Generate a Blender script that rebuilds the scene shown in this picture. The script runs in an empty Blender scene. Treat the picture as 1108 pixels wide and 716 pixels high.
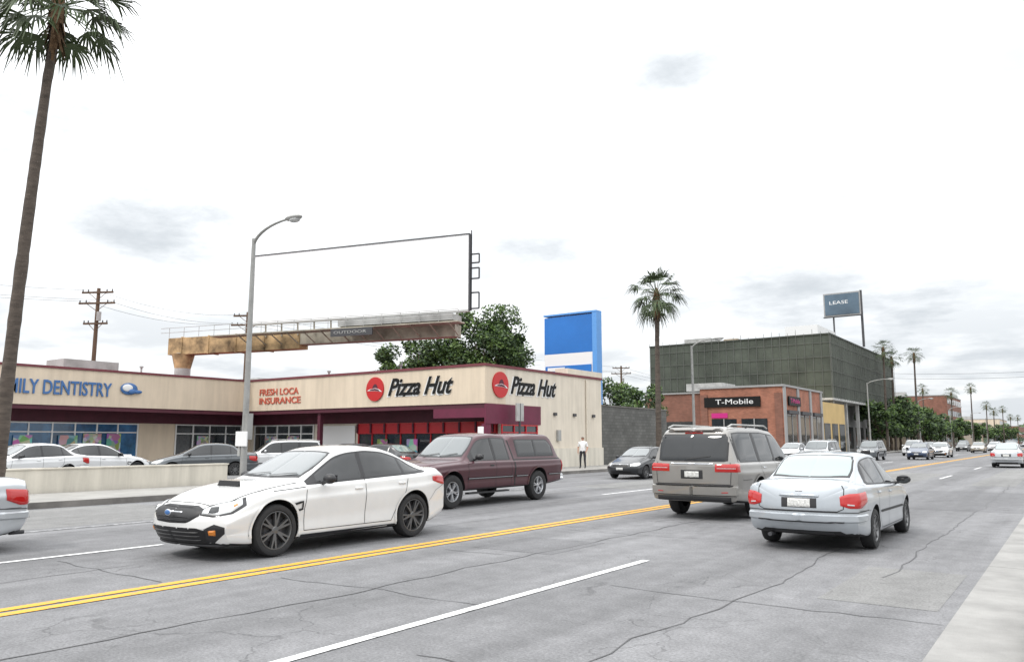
import bpy, math, random
from mathutils import Vector, Matrix, noise
from mathutils.bvhtree import BVHTree
R = random.Random(7)
sc = bpy.context.scene
rad = math.radians
COL = sc.collection

# ---------------------------------------------------------------- materials
def newmat(name):
    m = bpy.data.materials.new(name); m.use_nodes = True
    return m, m.node_tree, m.node_tree.nodes['Principled BSDF']

def mat(name, c, rough=.6, metal=0, var=0.0, scale=3, bump=0, coat=0, spec=.5, bscale=None, stretch=(1,1,1)):
    m, nt, b = newmat(name)
    N = nt.nodes; Lk = nt.links
    b.inputs['Base Color'].default_value = (*c, 1)
    b.inputs['Roughness'].default_value = rough
    b.inputs['Metallic'].default_value = metal
    b.inputs['Specular IOR Level'].default_value = spec
    b.inputs['Coat Weight'].default_value = coat
    b.inputs['Coat Roughness'].default_value = .04
    if var or bump:
        tc = N.new('ShaderNodeTexCoord'); mp = N.new('ShaderNodeMapping')
        mp.inputs['Scale'].default_value = stretch
        Lk.new(tc.outputs['Object'], mp.inputs['Vector'])
    if var:
        n = N.new('ShaderNodeTexNoise'); n.inputs['Scale'].default_value = scale
        n.inputs['Detail'].default_value = 8; n.inputs['Roughness'].default_value = .62
        Lk.new(mp.outputs[0], n.inputs['Vector'])
        mr = N.new('ShaderNodeMapRange'); mr.inputs[1].default_value = .3; mr.inputs[2].default_value = .7
        Lk.new(n.outputs['Fac'], mr.inputs[0])
        mx = N.new('ShaderNodeMix'); mx.data_type = 'RGBA'
        mx.inputs[6].default_value = (*[max(0, x*(1-var)) for x in c], 1)
        mx.inputs[7].default_value = (*[min(1, x*(1+var)) for x in c], 1)
        Lk.new(mr.outputs[0], mx.inputs[0]); Lk.new(mx.outputs[2], b.inputs['Base Color'])
    if bump:
        n2 = N.new('ShaderNodeTexNoise'); n2.inputs['Scale'].default_value = bscale or scale*8
        n2.inputs['Detail'].default_value = 5
        Lk.new(mp.outputs[0], n2.inputs['Vector'])
        bp = N.new('ShaderNodeBump'); bp.inputs['Strength'].default_value = bump; bp.inputs['Distance'].default_value = .02
        Lk.new(n2.outputs['Fac'], bp.inputs['Height']); Lk.new(bp.outputs[0], b.inputs['Normal'])
    return m

def asphalt(name, base, wear=.25):
    m, nt, b = newmat(name); N = nt.nodes; Lk = nt.links
    tc = N.new('ShaderNodeTexCoord')
    def noi(scale, detail, st=(1,1,1), rough=.6):
        mp = N.new('ShaderNodeMapping'); mp.inputs['Scale'].default_value = st
        Lk.new(tc.outputs['Object'], mp.inputs['Vector'])
        n = N.new('ShaderNodeTexNoise'); n.inputs['Scale'].default_value = scale
        n.inputs['Detail'].default_value = detail; n.inputs['Roughness'].default_value = rough
        Lk.new(mp.outputs[0], n.inputs['Vector']); return n.outputs['Fac']
    def rng(s, a, b_, c, d):
        r = N.new('ShaderNodeMapRange'); r.inputs[1].default_value = a; r.inputs[2].default_value = b_
        r.inputs[3].default_value = c; r.inputs[4].default_value = d; Lk.new(s, r.inputs[0]); return r.outputs[0]
    def mul(a, b_):
        k = N.new('ShaderNodeMath'); k.operation = 'MULTIPLY'; Lk.new(a, k.inputs[0]); Lk.new(b_, k.inputs[1]); return k.outputs[0]
    big = rng(noi(.22, 5), .3, .7, 1-wear*.5, 1+wear*.5)
    lane = rng(noi(.9, 5, (1, .04, 1)), .35, .65, 1-wear*.8, 1+wear*.8)
    sp = rng(noi(38, 3, (1,1,1), .8), .25, .75, .58, 1.42)
    mid = rng(noi(3.5, 6), .3, .7, .88, 1.12)
    nz = N.new('ShaderNodeTexNoise'); nz.inputs['Scale'].default_value = 1.6; nz.inputs['Detail'].default_value = 6
    Lk.new(tc.outputs['Object'], nz.inputs['Vector'])
    vm = N.new('ShaderNodeVectorMath'); vm.operation = 'MULTIPLY_ADD'
    vm.inputs[1].default_value = (.9, .9, 0)
    Lk.new(nz.outputs['Color'], vm.inputs[0]); Lk.new(tc.outputs['Object'], vm.inputs[2])
    vo = N.new('ShaderNodeTexVoronoi'); vo.feature = 'DISTANCE_TO_EDGE'; vo.inputs['Scale'].default_value = .8
    Lk.new(vm.outputs[0], vo.inputs['Vector'])
    cr = rng(vo.outputs['Distance'], .002, .009, 0, 1)
    cm = rng(noi(.42, 3), .50, .60, 1, 0)
    mxm = N.new('ShaderNodeMath'); mxm.operation = 'MAXIMUM'; Lk.new(cr, mxm.inputs[0]); Lk.new(cm, mxm.inputs[1])
    crk = rng(mxm.outputs[0], 0, 1, .64, 1)
    sc1 = rng(noi(.5, 6, (1, .6, 1), .7), .6, .72, 1, 1.28)
    stain = rng(noi(1.1, 4, (1, .35, 1), .6), .28, .40, .76, 1)
    f = mul(mul(mul(mul(big, lane), mul(sp, mid)), mul(crk, sc1)), stain)
    cc = N.new('ShaderNodeVectorMath'); cc.operation = 'SCALE'; cc.inputs[0].default_value = base
    Lk.new(f, cc.inputs['Scale']); Lk.new(cc.outputs[0], b.inputs['Base Color'])
    b.inputs['Roughness'].default_value = .85
    b.inputs['Specular IOR Level'].default_value = .3
    bp = N.new('ShaderNodeBump'); bp.inputs['Strength'].default_value = .5; bp.inputs['Distance'].default_value = .008
    Lk.new(mul(sp, crk), bp.inputs['Height']); Lk.new(bp.outputs[0], b.inputs['Normal'])
    return m

def worn_paint(name, c, under, lo=.36, hi=.46):
    m, nt, b = newmat(name); N = nt.nodes; Lk = nt.links
    tc = N.new('ShaderNodeTexCoord')
    n = N.new('ShaderNodeTexNoise'); n.inputs['Scale'].default_value = 7; n.inputs['Detail'].default_value = 10; n.inputs['Roughness'].default_value = .75
    Lk.new(tc.outputs['Object'], n.inputs['Vector'])
    r = N.new('ShaderNodeMapRange'); r.inputs[1].default_value = lo; r.inputs[2].default_value = hi
    Lk.new(n.outputs['Fac'], r.inputs[0])
    mx = N.new('ShaderNodeMix'); mx.data_type = 'RGBA'
    mx.inputs[6].default_value = (*under, 1); mx.inputs[7].default_value = (*c, 1)
    Lk.new(r.outputs[0], mx.inputs[0]); Lk.new(mx.outputs[2], b.inputs['Base Color'])
    b.inputs['Roughness'].default_value = .7
    return m

def blockmat(name, c, mortar, bw=.4, bh=.2, var=.15):
    m, nt, b = newmat(name); N = nt.nodes; Lk = nt.links
    tc = N.new('ShaderNodeTexCoord'); s = N.new('ShaderNodeSeparateXYZ'); cb = N.new('ShaderNodeCombineXYZ')
    Lk.new(tc.outputs['Object'], s.inputs[0])
    ad = N.new('ShaderNodeMath'); ad.operation = 'ADD'
    Lk.new(s.outputs['X'], ad.inputs[0]); Lk.new(s.outputs['Y'], ad.inputs[1])
    Lk.new(ad.outputs[0], cb.inputs[0]); Lk.new(s.outputs['Z'], cb.inputs[1])
    br = N.new('ShaderNodeTexBrick'); br.inputs['Scale'].default_value = 1
    br.inputs['Brick Width'].default_value = bw; br.inputs['Row Height'].default_value = bh
    br.inputs['Mortar Size'].default_value = bh*.07
    br.inputs['Color1'].default_value = (*[x*(1-var) for x in c], 1)
    br.inputs['Color2'].default_value = (*[x*(1+var) for x in c], 1)
    br.inputs['Mortar'].default_value = (*mortar, 1)
    Lk.new(cb.outputs[0], br.inputs['Vector'])
    n = N.new('ShaderNodeTexNoise'); n.inputs['Scale'].default_value = .8; n.inputs['Detail'].default_value = 6
    Lk.new(tc.outputs['Object'], n.inputs['Vector'])
    r = N.new('ShaderNodeMapRange'); r.inputs[1].default_value = .3; r.inputs[2].default_value = .7
    r.inputs[3].default_value = .8; r.inputs[4].default_value = 1.2; Lk.new(n.outputs['Fac'], r.inputs[0])
    vs = N.new('ShaderNodeVectorMath'); vs.operation = 'SCALE'
    Lk.new(br.outputs['Color'], vs.inputs[0]); Lk.new(r.outputs[0], vs.inputs['Scale'])
    Lk.new(vs.outputs[0], b.inputs['Base Color']); b.inputs['Roughness'].default_value = .85
    return m

def streaked(name, c, amt=.22):
    m, nt, b = newmat(name); N = nt.nodes; Lk = nt.links
    tc = N.new('ShaderNodeTexCoord')
    def nn(scale, st, d=6):
        mp = N.new('ShaderNodeMapping'); mp.inputs['Scale'].default_value = st; Lk.new(tc.outputs['Object'], mp.inputs['Vector'])
        n = N.new('ShaderNodeTexNoise'); n.inputs['Scale'].default_value = scale; n.inputs['Detail'].default_value = d; n.inputs['Roughness'].default_value = .65
        Lk.new(mp.outputs[0], n.inputs['Vector']); return n.outputs['Fac']
    def rng(s, a, b_, c_, d):
        r = N.new('ShaderNodeMapRange'); r.inputs[1].default_value = a; r.inputs[2].default_value = b_
        r.inputs[3].default_value = c_; r.inputs[4].default_value = d; Lk.new(s, r.inputs[0]); return r.outputs[0]
    a = rng(nn(2.2, (1, 1, .10)), .33, .62, 1-amt, 1.03); q = rng(nn(.45, (1, 1, 1)), .3, .7, .93, 1.06)
    k = N.new('ShaderNodeMath'); k.operation = 'MULTIPLY'; Lk.new(a, k.inputs[0]); Lk.new(q, k.inputs[1])
    vs = N.new('ShaderNodeVectorMath'); vs.operation = 'SCALE'; vs.inputs[0].default_value = c; Lk.new(k.outputs[0], vs.inputs['Scale'])
    Lk.new(vs.outputs[0], b.inputs['Base Color']); b.inputs['Roughness'].default_value = .9
    bp = N.new('ShaderNodeBump'); bp.inputs['Strength'].default_value = .3; bp.inputs['Distance'].default_value = .01
    Lk.new(nn(40, (1,1,1), 3), bp.inputs['Height']); Lk.new(bp.outputs[0], b.inputs['Normal'])
    return m

def poster(name, sat=.75, scale=3.0):
    # window poster: patches of several printed colours
    m, nt, b = newmat(name); N = nt.nodes; Lk = nt.links
    tc = N.new('ShaderNodeTexCoord'); vo = N.new('ShaderNodeTexVoronoi'); vo.inputs['Scale'].default_value = scale
    Lk.new(tc.outputs['Object'], vo.inputs['Vector'])
    hs = N.new('ShaderNodeHueSaturation'); hs.inputs['Saturation'].default_value = sat; hs.inputs['Value'].default_value = .55
    Lk.new(vo.outputs['Color'], hs.inputs['Color']); Lk.new(hs.outputs[0], b.inputs['Base Color']); b.inputs['Roughness'].default_value = .3
    return m

ASPH = (.168, .168, .173)
M = dict(
 asph=asphalt('asphalt', ASPH, .28),
 asph_patch=asphalt('asphalt_repair', (.145,.145,.15), .2),
 asph_patch2=asphalt('asphalt_repair_light', (.186,.185,.182), .2),
 tar=mat('crack_sealant', (.075,.075,.078), .7, var=.3, scale=6),
 lot=asphalt('lot_asphalt', (.16, .16, .16), .3),
 conc=mat('concrete', (.29, .282, .265), .85, var=.16, scale=1.3, bump=.3),
 gutter=mat('gutter_concrete', (.265, .26, .25), .85, var=.22, scale=1.4, bump=.5, bscale=60),
 kerb=mat('kerb_concrete', (.16, .15, .14), .85, var=.4, scale=1.2, bump=.3),
 ground=mat('ground', (.16, .15, .13), .95, var=.25, scale=.05),
 white_paint=worn_paint('white_road_paint', (.68, .68, .68), ASPH),
 faint_paint=worn_paint('faded_road_paint', (.5, .5, .5), ASPH, .45, .6),
 yellow_paint=worn_paint('yellow_road_paint', (.66, .34, .03), ASPH, .36, .46),
 cream=streaked('cream_stucco', (.64, .54, .42), .12),
 cream2=streaked('pale_stucco', (.66, .595, .50), .14),
 creamwall=streaked('painted_wall', (.63, .59, .51), .22),
 maroon=mat('maroon_paint', (.075, .011, .025), .6, var=.2, scale=2),
 maroon_trim=mat('maroon_trim', (.15, .03, .04), .6, var=.15, scale=2),
 magenta=mat('burgundy_paint', (.12, .011, .038), .55, var=.15, scale=2),
 red=mat('red_frame', (.42, .012, .02), .4),
 redsign=mat('red_sign', (.46, .014, .016), .35),
 salmon=mat('faded_red_letters', (.50, .10, .06), .5),
 black=mat('black_rubber', (.012, .012, .013), .75),
 tyre=mat('tyre_rubber', (.02, .02, .021), .8, var=.3, scale=9, bump=.2),
 plastic=mat('black_plastic', (.018, .018, .02), .45),
 grilleblack=mat('grille_black', (.008, .008, .009), .5),
 chrome=mat('chrome', (.75, .76, .78), .15, metal=1),
 alloy=mat('alloy_grey', (.17, .172, .175), .32, metal=.8),
 alloy2=mat('alloy_silver', (.5, .51, .53), .3, metal=.8),
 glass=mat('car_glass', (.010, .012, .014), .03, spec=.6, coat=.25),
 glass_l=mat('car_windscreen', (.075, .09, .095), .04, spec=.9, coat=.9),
 glass_xl=mat('car_rear_screen', (.21, .28, .275), .05, spec=.9, coat=.9),  # pale base colour paints in sky seen through and reflected by the glass
 win=mat('shop_glass', (.025, .03, .035), .06, var=.5, scale=.7, spec=.8, coat=.3),
 winblue=mat('shop_glass_blue', (.03, .11, .22), .1, var=.7, scale=.9, spec=.8, coat=.3),
 tail=mat('tail_lamp_red', (.42, .009, .008), .12, coat=.8),
 lens=mat('lamp_clear', (.5, .51, .51), .08, coat=1, metal=.2),
 amber=mat('lamp_amber', (.6, .19, .01), .15, coat=1),
 plate=mat('number_plate', (.55, .55, .53), .4, var=.4, scale=30),
 steel=mat('galvanised_steel', (.30, .30, .29), .5, metal=.3, var=.18, scale=3),
 darksteel=mat('dark_steel', (.05, .05, .055), .6),
 wood=mat('utility_wood', (.11, .07, .045), .9, var=.3, scale=4, stretch=(1,1,.1)),
 rust=mat('rusty_cream_steel', (.36, .25, .13), .8, var=.8, scale=1.1),
 weathered=mat('weathered_steel', (.34, .31, .25), .75, var=.4, scale=1.3),
 greysteel=mat('grey_steel', (.37, .37, .36), .65, var=.28, scale=1.0),
 board=mat('blank_billboard', (.86, .86, .87), .6, var=.02, scale=.3),
 blue=mat('blue_panel', (.015, .155, .50), .45, var=.12, scale=.3),
 blue2=mat('light_blue_panel', (.10, .30, .66), .45),
 whiteP=mat('white_plastic', (.73, .73, .73), .5),
 signblue=mat('blue_letters', (.05, .14, .34), .4),
 ink=mat('black_letters', (.01, .01, .01), .5, spec=.2),
 mural=poster('window_poster'), mural2=poster('window_poster_small',.6,6),
 block=blockmat('block_wall', (.11, .11, .104), (.075, .075, .07)),
 brick=blockmat('orange_brick', (.30, .115, .072), (.28, .18, .13), bw=.3, bh=.1),
 brick2=blockmat('brown_brick', (.19, .08, .055), (.2, .13, .10), bw=.3, bh=.1),
 greyst=mat('grey_stucco', (.30, .30, .30), .9, var=.1, scale=.6),
 yellow=mat('yellow_stucco', (.5, .36, .16), .9, var=.1, scale=.6),
 tan=mat('tan_stucco', (.42, .35, .27), .9, var=.12, scale=.6),
 scrim=mat('green_scrim', (.062, .072, .058), .9, var=.38, scale=.35, bump=.3),
 scrim2=mat('green_scrim_frame', (.045, .052, .043), .9),
 scaff=mat('scaffold_tube', (.12, .125, .115), .7),
 pink=mat('pink_sign', (.5, .02, .19), .4),
 bark=mat('bark', (.10, .075, .055), .95, var=.3, scale=4, bump=.5),
 palmbark=mat('palm_bark', (.085, .068, .056), .95, var=.4, scale=3, bump=.8, bscale=14, stretch=(1,1,3.5)),
 deadfrond=mat('dead_frond', (.12, .07, .035), .95, var=.3, scale=5),
 frond=mat('palm_frond', (.045, .07, .024), .6, var=.45, scale=1.5),
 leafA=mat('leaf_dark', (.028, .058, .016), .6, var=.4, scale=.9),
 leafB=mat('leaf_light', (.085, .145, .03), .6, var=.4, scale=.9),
 skin=mat('skin', (.4, .22, .15), .6), hair=mat('hair', (.02, .013, .01), .8),
 shirt=mat('white_shirt', (.75, .75, .75), .9, var=.08, scale=8), pants=mat('dark_trousers', (.025, .025, .03), .9, var=.2, scale=8),
 hill=mat('hazy_hill', (.22, .26, .3), .95, var=.1, scale=.002),
)
def paint(name, c, metal=0.0, rough=.35, coat=1):
    return mat(name, c, rough, metal=metal, var=.06, scale=1.6, coat=coat)

# ---------------------------------------------------------------- mesh builder
class MB:
    def __init__(s): s.v=[]; s.f=[]; s.m=[]; s.mats=[]
    def mi(s, mt):
        if isinstance(mt, str): mt = M[mt]
        if mt not in s.mats: s.mats.append(mt)
        return s.mats.index(mt)
    def add(s, vs, fs, mt):
        o=len(s.v); i=s.mi(mt); s.v += [tuple(v) for v in vs]
        for f in fs: s.f.append(tuple(o+k for k in f)); s.m.append(i)
    def quad(s, a,b,c,d, mt): s.add([a,b,c,d], [(0,1,2,3)], mt)
    def box(s, x0,x1,y0,y1,z0,z1, mt):
        if x0>x1: x0,x1=x1,x0
        if y0>y1: y0,y1=y1,y0
        s.add([(x0,y0,z0),(x1,y0,z0),(x1,y1,z0),(x0,y1,z0),(x0,y0,z1),(x1,y0,z1),(x1,y1,z1),(x0,y1,z1)],
              [(0,3,2,1),(4,5,6,7),(0,1,5,4),(1,2,6,5),(2,3,7,6),(3,0,4,7)], mt)
    def cyl(s, p0,p1,r0,r1=None,n=10,mt='steel',caps=True):
        r1 = r0 if r1 is None else r1
        p0=Vector(p0); p1=Vector(p1); d=(p1-p0).normalized()
        a=d.orthogonal().normalized(); b=d.cross(a)
        vs=[]
        for p,r in ((p0,r0),(p1,r1)):
            for k in range(n):
                t=2*math.pi*k/n; vs.append(p+a*math.cos(t)*r+b*math.sin(t)*r)
        fs=[(k,(k+1)%n,n+(k+1)%n,n+k) for k in range(n)]
        if caps: fs += [tuple(range(n))[::-1], tuple(range(n,2*n))]
        s.add(vs,fs,mt)
    def tube(s, pts, r, n=8, mt='steel'):
        rs = r if isinstance(r,(list,tuple)) else [r]*len(pts)
        for i in range(len(pts)-1): s.cyl(pts[i],pts[i+1],rs[i],rs[i+1],n,mt)
    def ell(s, c, r, mt, nu=14, nv=8, M4=None):
        vs=[];fs=[]
        for j in range(nv+1):
            ph=math.pi*j/nv
            for i in range(nu):
                th=2*math.pi*i/nu
                p=Vector((r[0]*math.sin(ph)*math.cos(th), r[1]*math.sin(ph)*math.sin(th), r[2]*math.cos(ph)))
                if M4: p=M4@p
                vs.append(Vector(c)+p)
        for j in range(nv):
            for i in range(nu):
                fs.append((j*nu+i,(j+1)*nu+i,(j+1)*nu+(i+1)%nu,j*nu+(i+1)%nu))
        s.add(vs,fs,mt)
    def mesh(s, name, smooth=False, angle=None):
        me=bpy.data.meshes.new(name); me.from_pydata(s.v,[],s.f)
        for mt in s.mats: me.materials.append(mt)
        me.polygons.foreach_set('material_index', s.m)
        if smooth:
            me.polygons.foreach_set('use_smooth',[True]*len(s.f))
            if angle: me.set_sharp_from_angle(angle=rad(angle))
        me.update(); return me
    def build(s, name, parent=None, smooth=False, angle=None):
        return obj(name, s.mesh(name,smooth,angle), parent)

def obj(name, data, parent=None, loc=None, rot=None):
    o=bpy.data.objects.new(name,data); COL.objects.link(o)
    if parent: o.parent=parent
    if loc: o.location=loc
    if rot: o.rotation_euler=rot
    return o
def empty(name, loc=(0,0,0), rz=0):
    e=bpy.data.objects.new(name,None); COL.objects.link(e); e.location=loc; e.rotation_euler=(0,0,rz)
    e.empty_display_size=.3; return e

def text(name, body, loc, w, h, rot, mt, parent, ext=.03, shear=0, bold=.012):
    cu=bpy.data.curves.new(name,'FONT'); cu.body=body; cu.extrude=ext; cu.shear=shear; cu.offset=bold
    cu.resolution_u=3
    cu.materials.append(M[mt]); o=obj(name,cu,parent,loc,rot)
    bpy.context.view_layer.update()
    d=o.dimensions
    o.scale=(w/max(d.x,.01), h/max(d.y,.01), 1)
    return o

# ---------------------------------------------------------------- cars
def K(keys, x):
    def lin(x):
        if x<=keys[0][0]: return keys[0][1]
        for (a,va),(b,vb) in zip(keys,keys[1:]):
            if x<=b: return va+(vb-va)*(x-a)/(b-a)
        return keys[-1][1]
    return sum(lin(x+d)*wt for d,wt in ((-.09,.12),(-.045,.23),(0,.3),(.045,.23),(.09,.12)))

def chaikin(p, it=2):
    for _ in range(it):
        q=[p[0]]
        for a,b in zip(p,p[1:]):
            q.append((a[0]*.75+b[0]*.25, a[1]*.75+b[1]*.25)); q.append((a[0]*.25+b[0]*.75, a[1]*.25+b[1]*.75))
        q.append(p[-1]); p=q
    return p

def section(S,x):
    xb=min(max(x,0),S['L'])
    zb=K(S['bot'],xb); be=K(S['belt'],xb); tp=K(S['top'],xb); w=K(S['wid'],xb); tw=K(S['tw'],xb)
    be=min(be,tp-.05)
    dr=min(S.get('drop',.075),(tp-be)*.55)
    h=be-zb
    P=[(0,zb),(.6*w,zb),(.9*w,zb+.01),(.955*w,zb+.05),(.968*w,zb+.14),(.962*w,zb+h*.36),(.98*w,zb+h*.50),(.997*w,zb+h*.66),(1.004*w,zb+h*.76),
       (.984*w,zb+h*.83),(.976*w,be-.05),(.966*w,be-.018),(.935*w,be),
       (tw+(w*.93-tw)*.94,be+(tp-dr-be)*.08),(tw+(w*.93-tw)*.5,be+(tp-dr-be)*.52),(tw+.012,tp-dr-.02),(tw-.015,tp-dr*.62),
       (tw-.10,tp-dr*.28),(tw*.55,tp-dr*.06),(0,tp)]
    return chaikin(P,2)

def warp(S,p):
    x,y,z=p; L=S['L']; W=S['W']
    ay=abs(y)/W
    fl=S.get('ffl',.9); rl=S.get('rfl',.7)
    nx=x
    if x<fl:
        f=((fl-max(x,0))/fl)**1.5
        nx+=f*(S.get('cf',.32)*ay**2.6 + S.get('lf',.14)*max(0,(z-S.get('zf',.5))/.35)**1.5 + .10*max(0,(S.get('zfl',.42)-z)/.2))
    if x>L-rl:
        f=((rl-(L-min(x,L)))/rl)**1.5
        nx-=f*(S.get('cr',.16)*ay**3 + S.get('lr',.06)*max(0,(z-S.get('zr',.65))/.35)**S.get('lrp',1.3) + .10*max(0,(.42-z)/.2))
    return (nx,y,z)

def car_body(S, pmat):
    L=S['L']; N=84
    xs=[L*i/N for i in range(N+1)]
    rings=[]
    def ring(x,sc_=1,dx=0):
        h=section(S,x); zc=(h[0][1]+h[-1][1])/2
        h=[(y*sc_, zc+(z-zc)*sc_) for y,z in h]
        full=h+[(-y,z) for y,z in h[-2:0:-1]]
        return [warp(S,(x+dx,y,z)) for y,z in full]
    cs=[(.2,.9),(.45,.82),(.7,.62),(.86,.38),(.96,.14)]
    bf=S.get('bf',.07); br=S.get('br',.05)
    for s_,k in cs: rings.append(ring(0,s_,-bf*k))
    for x in xs: rings.append(ring(x))
    for s_,k in reversed(cs): rings.append(ring(L,s_,br*k))
    n=len(rings[0]); V=[v for r in rings for v in r]; F=[]
    for i in range(len(rings)-1):
        for j in range(n):
            a=i*n+j; b=i*n+(j+1)%n
            F.append((a,b,b+n,a+n))
    V.append(tuple(sum((Vector(v) for v in rings[0]),Vector())/n)); V.append(tuple(sum((Vector(v) for v in rings[-1]),Vector())/n))
    e0=len(V)-2; e1=len(V)-1; o=(len(rings)-1)*n
    for j in range(n):
        F.append((e0,(j+1)%n,j)); F.append((e1,o+j,o+(j+1)%n))
    me=bpy.data.meshes.new('body'); me.from_pydata(V,[],F); me.update()
    bvh=BVHTree.FromPolygons([Vector(v) for v in V],F)
    ob=bpy.data.objects.new('tmp',me); COL.objects.link(ob)
    cut=[]
    Rc=S['R']*S.get('arch',1.16)
    for ax in S['ax']:
        for sg in (1,-1):
            mb2=MB(); y0=sg*(S['W']-.34); y1=sg*(S['W']+.3)
            mb2.cyl((ax,y0,S['R']+.02),(ax,y1,S['R']+.02),Rc,Rc,40,'black')
            c=mb2.build('cut'); cut.append(c)
            md=ob.modifiers.new('b','BOOLEAN'); md.operation='DIFFERENCE'; md.object=c; md.solver='EXACT'
    dg=bpy.context.evaluated_depsgraph_get(); dg.update()
    m2=bpy.data.meshes.new_from_object(ob.evaluated_get(dg)); m2.name='body'
    m2.materials.clear(); m2.materials.append(pmat); m2.materials.append(M['black'])
    bpy.data.objects.remove(ob)
    for c in cut: bpy.data.objects.remove(c)
    for p in m2.polygons:
        c=p.center; k=0
        for ax in S['ax']:
            d=math.hypot(c.x-ax,c.z-S['R']-.02)
            if d<Rc*1.004 and abs(c.y)<S['W']+.1: k=1
        if p.normal.z<-.6 and c.z<K(S['bot'],c.x)+.05: k=1
        p.material_index=k; p.use_smooth=True
    m2.set_sharp_from_angle(angle=rad(35))
    return m2,bvh

def od(mode,u,v,s,L,c):
    if mode=='side': return Vector((u,s*3,v)),Vector((0,-s,0))
    if mode=='front': return Vector((-3,u*s,v)),Vector((1,0,0))
    if mode=='rear': return Vector((L+3,u*s,v)),Vector((-1,0,0))
    if mode=='top': return Vector((v,u*s,5)),Vector((0,0,-1))
    if mode=='cf': t=rad(u); return Vector((c,0,v)),Vector((-math.cos(t),s*math.sin(t),0))
    if mode=='cr': t=rad(u); return Vector((L-c,0,v)),Vector((math.cos(t),s*math.sin(t),0))
def cast(bvh,mode,u,v,s,L,c,off):
    o,d=od(mode,u,v,s,L,c); p,n,i,ds=bvh.ray_cast(o,d)
    if p is None: return None
    out = d if mode in('cf','cr') else -d
    if n.dot(out)<0: n=-n
    return p+n*off
def patch(mb,bvh,mt,rows,mode,L,off=.006,nu=16,nv=8,s=(1,-1),c=1.0,edge=.3):
    for sg in s:
        g=[]
        u0,u1=rows[0][0],rows[-1][0]
        for i in range(nu+1):
            u=u0+(u1-u0)*i/nu
            lo,hi=rows[-1][1:]
            for a,b in zip(rows,rows[1:]):
                if u<=b[0]+1e-6:
                    t=(u-a[0])/(b[0]-a[0]); lo=a[1]+(b[1]-a[1])*t; hi=a[2]+(b[2]-a[2])*t; break
            col=[]
            for j in range(nv+1):
                v=lo+(hi-lo)*j/nv
                e=off if 0<i<nu and 0<j<nv else off*edge
                col.append(cast(bvh,mode,u,v,sg,L,c,e))
            g.append(col)
        idx={}; vs=[]; fs=[]
        for i in range(nu+1):
            for j in range(nv+1):
                if g[i][j] is not None: idx[i,j]=len(vs); vs.append(g[i][j])
        for i in range(nu):
            for j in range(nv):
                k=[(i,j),(i+1,j),(i+1,j+1),(i,j+1)]
                if all(q in idx for q in k):
                    ps=[vs[idx[q]] for q in k]
                    if max((ps[0]-ps[2]).length,(ps[1]-ps[3]).length)<.6: fs.append(tuple(idx[q] for q in k))
        mb.add(vs,fs,mt)
def line(mb,bvh,mt,pts,mode,L,w=.008,s=(1,-1),c=1.0,off=.0035):
    for sg in s:
        P=[]
        for a,b in zip(pts,pts[1:]):
            n=max(2,int(math.hypot(b[0]-a[0],b[1]-a[1])/.05))
            for i in range(n): P.append((a[0]+(b[0]-a[0])*i/n,a[1]+(b[1]-a[1])*i/n))
        P.append(pts[-1]); prev=None
        for i,(u,v) in enumerate(P):
            a=P[max(0,i-1)]; b=P[min(len(P)-1,i+1)]
            dx,dy=b[0]-a[0],b[1]-a[1]; l=math.hypot(dx,dy) or 1; nx,ny=-dy/l*w/2,dx/l*w/2
            q=(cast(bvh,mode,u+nx,v+ny,sg,L,c,off),cast(bvh,mode,u-nx,v-ny,sg,L,c,off))
            if prev and all(q) and all(prev): mb.add([prev[0],prev[1],q[1],q[0]],[(0,1,2,3)],mt)
            prev=q

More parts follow.
